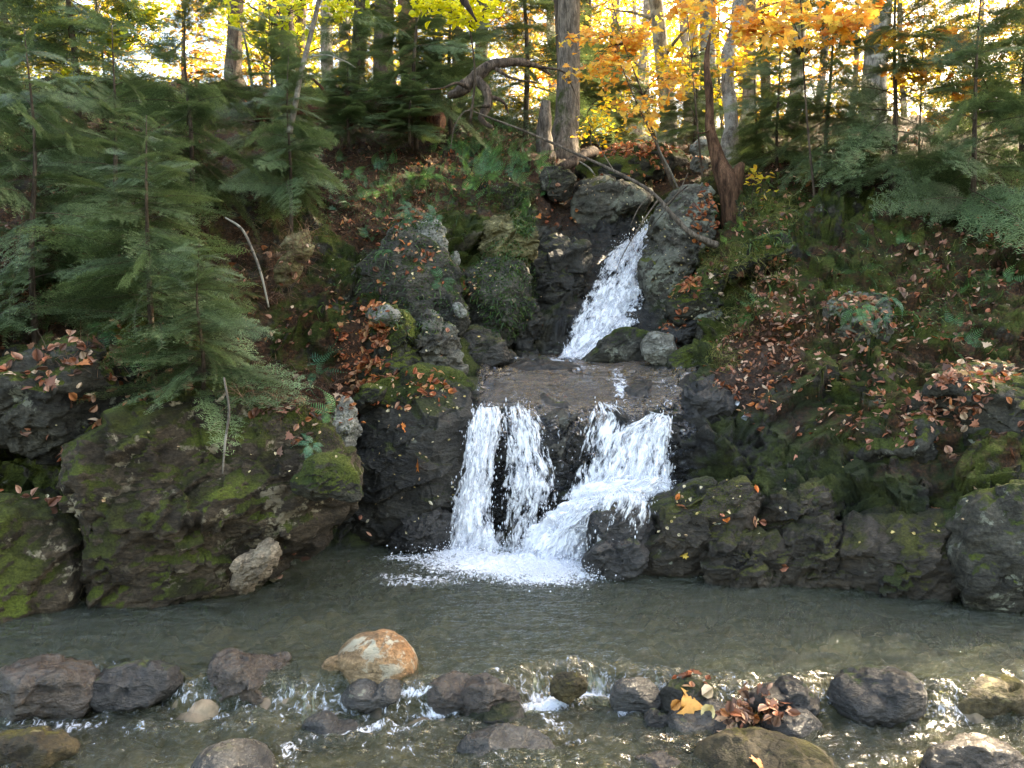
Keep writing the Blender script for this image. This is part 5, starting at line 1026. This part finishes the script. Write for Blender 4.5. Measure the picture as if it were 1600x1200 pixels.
T_ = [(880, 243, 13.2, .19, 'mid', "massive grey-brown trunk rising left of the falls' top", 0.0, 0, None), (869, 240, 13.4, .10, 'brown', "slimmer trunk pressed against the massive grey-brown one", .0, 0, None), (1040, 219, 18, .17, 'grey', "mottled grey trunk in the sunlit woods above the mossy slab", -.06, 500, YEL),
      (645, 175, 13, .15, 'red', "sunlit reddish trunk above the rotten log", .0, 0, None), (612, 165, 14, .17, 'brown', "dark trunk left of the sunlit reddish one", .0, 500, YGR), (566, 160, 16, .15, 'brown', "straight dark trunk above the log's middle", .02, 500, YGR),
      (748, 200, 17, .14, 'brown', "dim trunk behind the arched log", .0, 400, YGR), (1160, 215, 17, .14, 'grey', "pale trunk seen between orange sprays on the right", .02, 600, ORN), (1070, 218, 24, .15, 'grey', "slim grey trunk right of the mottled one", .0, 600, YEL),
      (965, 216, 26, .17, 'grey', "distant trunk in the bright gap", .0, 700, YEL), (925, 218, 22, .12, 'brown', "thin brown trunk right of the massive one", -.03, 500, YEL), (1000, 216, 30, .17, 'grey', "far grey trunk left of the mottled one", .02, 800, ORN),
      (1105, 214, 28, .18, 'grey', "far trunk behind the dark snag's broken tip", -.02, 700, YEL), (1235, 200, 16, .13, 'grey', "trunk behind the full right hemlock", .02, 700, ORN), (1190, 205, 22, .14, 'brown', "brown trunk right of the pale one", .0, 700, YEL), (450, 150, 17, .16, 'brown', "trunk behind the leaning sapling's top", .02, 700, YGR),
      (520, 150, 20, .15, 'grey', "grey trunk between the sapling and the dark trunks", -.02, 900, YGR), (690, 185, 19, .13, 'grey', "grey trunk in the yellow-lit gap right of the reddish one", .0, 800, YEL), (370, 140, 18, .17, 'brown', "trunk at the top left behind the tall dark hemlock", .0, 800, YGR)]
for i, (px, py, Y, w, m, lb_, ln, lv, pl) in enumerate(T_): trunk_tree(px, py, Y, w, m, lb_, G1, ln, leaves=lv, pal=pl, seed=i, low=1.2 if lv else 3)
for i, (x, y, H_, lb_) in enumerate([(5.2, 11.5, 10, "maple added on the far right bank so its crown shades the gully"), (8.0, 10.5, 11, "second maple added farther up the right bank to shade the gully"), (3.6, 15.5, 12, "maple added behind the dark leaning snag to shade the gully"), (9.5, 15.0, 12, "maple added in the woods beyond the right bank to shade the gully")]):  # maples put in for their out-of-frame crowns, which keep sun off the gully
    j = int(np.argmin((TPd[..., 0] - x) ** 2 + (TPd[..., 1] - y) ** 2)); g = TPd.reshape(-1, 3)[j]; u, v = to_px(g)
    trunk_tree(float(u), float(v), float(g[1]), .16, 'grey', lb_, "maples added to shade the gully", 0.0, H=H_, leaves=4200, pal=YGR if i % 2 else YEL, seed=300 + i, low=4.2, spread=3.6, lsz=.22)
rq = random.Random(11)
for i in range(44):
    Y = rq.uniform(20, 55); px = rq.uniform(-60, 1660); py = 214 - (18 if px < 700 else 0) - 40 * (px < 500) + rq.uniform(-2, 4)
    pal = YGR if px < 620 and rq.random() < .7 else (YEL if rq.random() < .6 else ORN)
    mt = rq.choice(['grey', 'grey', 'brown'])
    trunk_tree(px, py, Y, rq.uniform(.10, .20), mt, "slender %s-barked forest tree far behind the falls with %s leaves" % (mt, "yellow-green" if pal is YGR else "yellow" if pal is YEL else "orange"), "distant forest trees", rq.uniform(-.05, .05), H=rq.uniform(9, 14), leaves=900, pal=pal, seed=60 + i, low=.8, spread=2.8, lsz=.15)
# understorey: leafy sprays at pixel-picked heights, each a sapling with stem, twigs and crown
def spray_sapling(label, stem, clusters, pal, n, size=.10, tpl=(3, 4), group="autumn saplings", Yj=.35, mat='brown', rad=.014, name="maple_sapling", flat=.5):
    P = np.array([at(*p) for p in stem]); b0 = P[0]; root = empty(name, b0, label, "sapling", group); b = Bag(); addtube(b, P, np.linspace(rad, rad * .35, len(P)), n=7, seg=24)
    cb = Bag(); area = np.array([c[3] * c[4] for c in clusters], float); cnt = (n * area / area.sum()).astype(int) + 1
    for (px, py, Y, rx, ry), m in zip(clusters, cnt):
        c0 = at(px, py, Y); near = P[np.argmin(np.linalg.norm(P - c0, axis=1))]; q = np.linspace(0, 1, 4)[:, None]; sag = np.array([0, 0, .12]) * np.sin(q * 3.1)
        addtube(b, near * (1 - q) + c0 * q + sag, [rad * .5, rad * .35, rad * .2, .0015], n=5, seg=8)
        nt = max(2, m // 14); tips = []
        for _ in range(nt):
            a = rng.random() * 6.28; u = rng.random() ** .5; tp_ = at(px + rx * u * math.cos(a), py + ry * u * math.sin(a), Y + rng.normal() * Yj); tips.append(tp_)
            addtube(b, c0 * (1 - q) + tp_ * q + sag * .4, [.003, .0025, .002, .001], n=3, seg=5, cap=False)
        tips = np.array(tips); k = rng.integers(0, len(tips), m); pos = tips[k] * 1.0 + (c0 - tips[k]) * rng.random((m, 1)) * .6 + rng.normal(size=(m, 3)) * np.array([.07, .07, .045]) * Y / 9
        nn = np.array([.0, -.35, 1.]) + rng.normal(size=(m, 3)) * flat; col = pal[rng.integers(0, len(pal), m)] * (.75 + .5 * rng.random((m, 1)))
        s_ = size * (.65 + .6 * rng.random(m)); kk_ = rng.integers(0, len(tpl), m)
        for j, tj in enumerate(tpl):
            mm = kk_ == j; inst(cb, TL[tj], pos[mm], frames(nn[mm], rng.random(mm.sum()) * 6.28), s_[mm], col[mm])
    b.build("stem", BK[mat], root, base=b0); cb.build("crown", M_leaf, root, base=b0, smooth=False); return root
spray_sapling("slim sapling with orange leaves left of the sunlit gap", [(1050, 290, 9.6), (1025, 225, 9.6), (1005, 150, 9.7), (975, 70, 9.8), (950, -20, 10)], [(990, 60, 9.8, 50, 22), (925, 112, 9.7, 38, 14), (955, 105, 9.5, 45, 16), (905, 118, 9.8, 20, 8), (1000, 50, 9.6, 30, 22), (1045, 130, 9.5, 38, 26), (1020, 155, 9.4, 30, 14), (985, 168, 9.4, 28, 12), (930, 60, 9.9, 36, 20), (965, 80, 9.7, 50, 26), (1015, 205, 9.4, 12, 14), (945, 136, 9.6, 22, 10), (890, 62, 10, 16, 12), (1010, 175, 9.5, 14, 20)], ORN, 620, .085)
spray_sapling("sapling with a thick spray of orange leaves at the top right", [(1275, 330, 8.4), (1262, 200, 8.3), (1255, 90, 8.2), (1250, -30, 8.2)], [(1200, 40, 7.9, 44, 34), (1225, 20, 7.8, 30, 26), (1165, 22, 8.0, 30, 18), (1190, 62, 7.9, 34, 14), (1120, 6, 8.1, 50, 9), (1080, 8, 8.1, 40, 8), (1060, 22, 8.2, 14, 14), (1240, 60, 7.8, 20, 18), (1165, 50, 8.0, 20, 12), (1300, 40, 7.8, 50, 40), (1360, 20, 7.9, 40, 30), (1247, 90, 7.8, 6, 6), (1140, 55, 8.1, 12, 6)], ORN, 640, .09)
spray_sapling("sapling with amber leaves before the dark leaning snag", [(1100, 300, 10.4), (1090, 200, 10.5), (1080, 90, 10.6), (1070, -20, 10.8)], [(1140, 105, 10.3, 40, 10), (1150, 112, 10.2, 26, 10), (1050, 95, 10.6, 24, 30), (1068, 115, 10.6, 18, 14), (1120, 60, 10.5, 20, 22), (1090, 40, 10.6, 26, 26), (1165, 70, 10.4, 16, 16), (1060, 150, 10.5, 20, 8)], np.vstack([ORN, YEL]), 330, .09)
spray_sapling("yellow-leaved sapling in the bright woods gap", [(1130, 240, 12), (1125, 160, 12), (1120, 80, 12.2), (1115, 0, 12.4)], [(1125, 135, 12, 14, 22), (1060, 105, 12, 26, 20), (1150, 85, 12, 22, 20), (1090, 130, 12, 20, 12), (1170, 100, 11.8, 24, 12), (1200, 85, 11.8, 26, 10)], YEL, 260, .09, (0, 2))
spray_sapling("low yellow-leaved sapling beside the massive trunk", [(925, 245, 12.4), (922, 210, 12.4), (918, 175, 12.4)], [(925, 195, 12.4, 22, 10), (945, 180, 12.4, 26, 10), (905, 205, 12.3, 14, 8), (950, 160, 12.4, 20, 8), (960, 205, 12.6, 24, 6), (930, 218, 12.3, 16, 5)], YEL, 200, .07, (0, 2))
spray_sapling("beech sapling with bright yellow leaves hanging at the top centre", [(735, 190, 8.6), (742, 120, 8.5), (735, 50, 8.4), (720, -30, 8.3)], [(680, 10, 8.2, 34, 12), (705, 20, 8.1, 28, 12), (730, 30, 8.1, 24, 10), (665, 5, 8.3, 24, 8), (765, 14, 8.1, 26, 8), (720, 8, 8.2, 34, 10), (745, 24, 8.1, 22, 8), (775, 20, 8.1, 14, 6)], np.array([(.62, .58, .03), (.70, .62, .04), (.52, .52, .03)]), 330, .085, (0, 2))
spray_sapling("beech sapling with yellow-green leaves high at the top left", [(440, 190, 9.6), (432, 120, 9.6), (424, 40, 9.6), (420, -30, 9.6)], [(430, 30, 9.5, 22, 10), (455, 14, 9.5, 28, 10), (370, 38, 9.5, 22, 10), (405, 60, 9.4, 24, 8), (520, 20, 9.5, 24, 10), (530, 6, 9.5, 34, 8), (360, 8, 9.5, 20, 8), (470, 60, 9.6, 20, 6), (445, 6, 9.5, 20, 6)], np.array([(.50, .52, .04), (.62, .56, .05), (.36, .42, .04)]), 330, .085, (0, 2))
spray_sapling("little yellow-leaved seedling at the snag's foot", [(1172, 330, 8.6), (1176, 300, 8.6), (1180, 275, 8.6)], [(1185, 275, 8.6, 14, 7), (1175, 285, 8.6, 10, 6), (1190, 300, 8.5, 8, 5)], YEL, 46, .06, (0, 2), rad=.004)
spray_sapling("orange-leaved sapling on the far right slope", [(1430, 380, 8.6), (1435, 250, 8.6), (1440, 120, 8.7), (1445, 0, 8.8)], [(1430, 110, 8.6, 50, 24), (1480, 60, 8.6, 50, 28), (1400, 60, 8.6, 40, 20), (1500, 140, 8.5, 36, 14), (1460, 180, 8.5, 30, 12)], ORN, 420, .09)
spray_sapling("yellow-leaved sapling on the far left slope", [(180, 330, 8.6), (170, 200, 8.6), (160, 90, 8.7), (150, 0, 8.8)], [(170, 60, 8.6, 60, 22), (110, 30, 8.6, 50, 20), (220, 20, 8.6, 50, 20), (130, 120, 8.5, 36, 12)], YGR, 420, .09, (0, 2))

# ---- far wood: one mass of foliage behind the single trees
m = 42000; x = rng.uniform(-75, 75, m); y = rng.uniform(50, 92, m); px_, _ = to_px(np.stack([x, y, y * 0 + 12], 1))
gz = 1.7 + .245 * y - .03 * np.abs(y - 60) * 0; ncl = 900; cx_ = rng.uniform(-75, 75, ncl); cyy = rng.uniform(52, 90, ncl); cz = 1.7 + .245 * cyy + rng.random(ncl) ** 1.1 * 15; k = rng.integers(0, ncl, m)
pos = np.stack([cx_[k], cyy[k], cz[k]], 1) + rng.normal(size=(m, 3)) * np.array([1.3, 1.3, .6]); pal = np.vstack([YEL, YEL, ORN, YGR]); pl = rng.integers(0, len(pal), ncl)
bag = Bag(); inst(bag, TL[0], pos, frames(np.array([0, -.3, 1.]) + rng.normal(size=(m, 3)) * .5, rng.random(m) * 6.28), .42 * (.6 + .7 * rng.random(m)), pal[pl[k]] * (.7 + .6 * rng.random((m, 1))))
m2 = 26000; ncl = 520; cx_ = rng.uniform(-42, 42, ncl); cyy = rng.uniform(27, 48, ncl); cz = 1.7 + .245 * cyy + rng.random(ncl) ** 1.3 * 7; k = rng.integers(0, ncl, m2); pl = np.where(cx_ < -3, rng.integers(0, len(pal), ncl), rng.integers(0, 12, ncl))
pos = np.stack([cx_[k], cyy[k], cz[k]], 1) + rng.normal(size=(m2, 3)) * np.array([.9, .9, .35])
inst(bag, TL[0], pos, frames(np.array([0, -.3, 1.]) + rng.normal(size=(m2, 3)) * .5, rng.random(m2) * 6.28), .22 * (.6 + .7 * rng.random(m2)), pal[pl[k]] * (.7 + .6 * rng.random((m2, 1))))
tag(bag.build("distant_foliage", M_leaf, smooth=False), "hazy yellow and orange foliage of the distant wood", kind="stuff")

# ---- undergrowth: brown dead twigs and small green blades, uncountable
def blades(name, label, spots, n, L, col, mat, wdt=.004, up=.6, curl=.5):
    b = Bag(); P0_, N0 = [], []
    for _ in range(n):
        cx, cy_, rx, ry = random.choice(spots); a = random.random() * 6.28; r = math.sqrt(random.random()); g, nn, nm = hit(cx + rx * r * math.cos(a), cy_ + ry * r * math.sin(a))
        if nm.startswith("stream"): continue
        P0_.append(g); N0.append(nn)
    P0_ = np.array(P0_); N0 = np.array(N0); m = len(P0_); d_ = N0 * .6 + np.array([0, 0, up]) + rng.normal(size=(m, 3)) * .5; d_ /= np.linalg.norm(d_, axis=1, keepdims=True); l = L * (.5 + rng.random((m, 1)))
    side = np.cross(d_, rng.normal(size=(m, 3))); side /= np.linalg.norm(side, axis=1, keepdims=True); q = [0, .35, .7, 1.0]; rows = []
    for t_ in q: c_ = P0_ + d_ * l * t_ + np.array([0, 0, -curl]) * l * t_ ** 2; w_ = wdt * (1 - t_ * .85); rows += [c_ - side * w_, c_ + side * w_]
    V = np.stack(rows, 1).reshape(-1, 3); F = np.concatenate([np.stack([8 * np.arange(m) + 2 * i, 8 * np.arange(m) + 2 * i + 1, 8 * np.arange(m) + 2 * i + 3, 8 * np.arange(m) + 2 * i + 2], 1) for i in range(3)])
    cc = np.array(col)[rng.integers(0, len(col), m)] * (.6 + .8 * rng.random((m, 1))); b.add(V, F, np.repeat(cc, 8, 0)); tag(b.build(name, mat, smooth=False), label, kind="stuff")
blades("grass", "yellow-green grass tufts on the right bank", [(1150, 505, 40, 30), (1190, 330, 40, 20), (1120, 400, 30, 20), (1230, 330, 20, 30), (1160, 480, 30, 30), (1400, 440, 130, 90), (1180, 420, 70, 40), (1130, 560, 30, 20)], 7000, .12, [(.16, .17, .045), (.24, .21, .07), (.09, .12, .03)], M_grass, .0022)
blades("undergrowth", "brown dead twigs and stalks tangled on the left slope", [(450, 600, 90, 40), (560, 260, 130, 60), (620, 310, 90, 40), (600, 250, 120, 60), (520, 330, 70, 50), (420, 400, 80, 80), (200, 450, 180, 150), (600, 190, 120, 30)], 13000, .15, [(.15, .08, .05), (.08, .045, .03), (.24, .15, .10)], M_grass, .002, up=.3, curl=.3)
blades("ground_cover", "small dark green leaves covering the left slope", [(700, 250, 120, 60), (640, 320, 90, 40), (780, 300, 60, 30), (500, 300, 80, 60), (760, 200, 70, 30), (150, 380, 160, 120), (820, 330, 20, 40), (630, 430, 130, 100), (790, 450, 50, 80), (1200, 330, 90, 60), (1430, 430, 160, 100)], 20000, .045, [(.03, .07, .02), (.05, .11, .03), (.08, .13, .03)], M_fern, .007, up=.5, curl=.7)
blades("moss_fringe", "short moss tufts along the damp rock tops", [(650, 590, 80, 16), (620, 520, 40, 30), (1090, 450, 40, 25), (1100, 560, 40, 16), (1110, 780, 60, 30), (500, 660, 60, 40), (1190, 385, 40, 12), (420, 650, 100, 30)], 9000, .016, [(.07, .09, .015), (.11, .12, .02), (.04, .06, .012)], M_grass, .0022, up=.4, curl=.2)

# ---- labels: where look-alikes of one kind would read the same, say which one by its order from the left
bpy.context.view_layer.update()
_by = {}
for o in S.objects:
    if o.parent is None and o.get("label") and o.get("category"): _by.setdefault(o["label"], []).append(o)
ORD = ["first", "second", "third", "fourth", "fifth", "sixth", "seventh", "eighth", "ninth", "tenth", "eleventh", "twelfth", "thirteenth", "fourteenth", "fifteenth", "sixteenth"]
for lab, obs in _by.items():
    if len(obs) > 1:
        obs.sort(key=lambda o: float(to_px(np.array(o.matrix_world.translation))[0]))
        for i, o in enumerate(obs): o["label"] = "%s, %s from the left" % (lab, ORD[min(i, 15)])
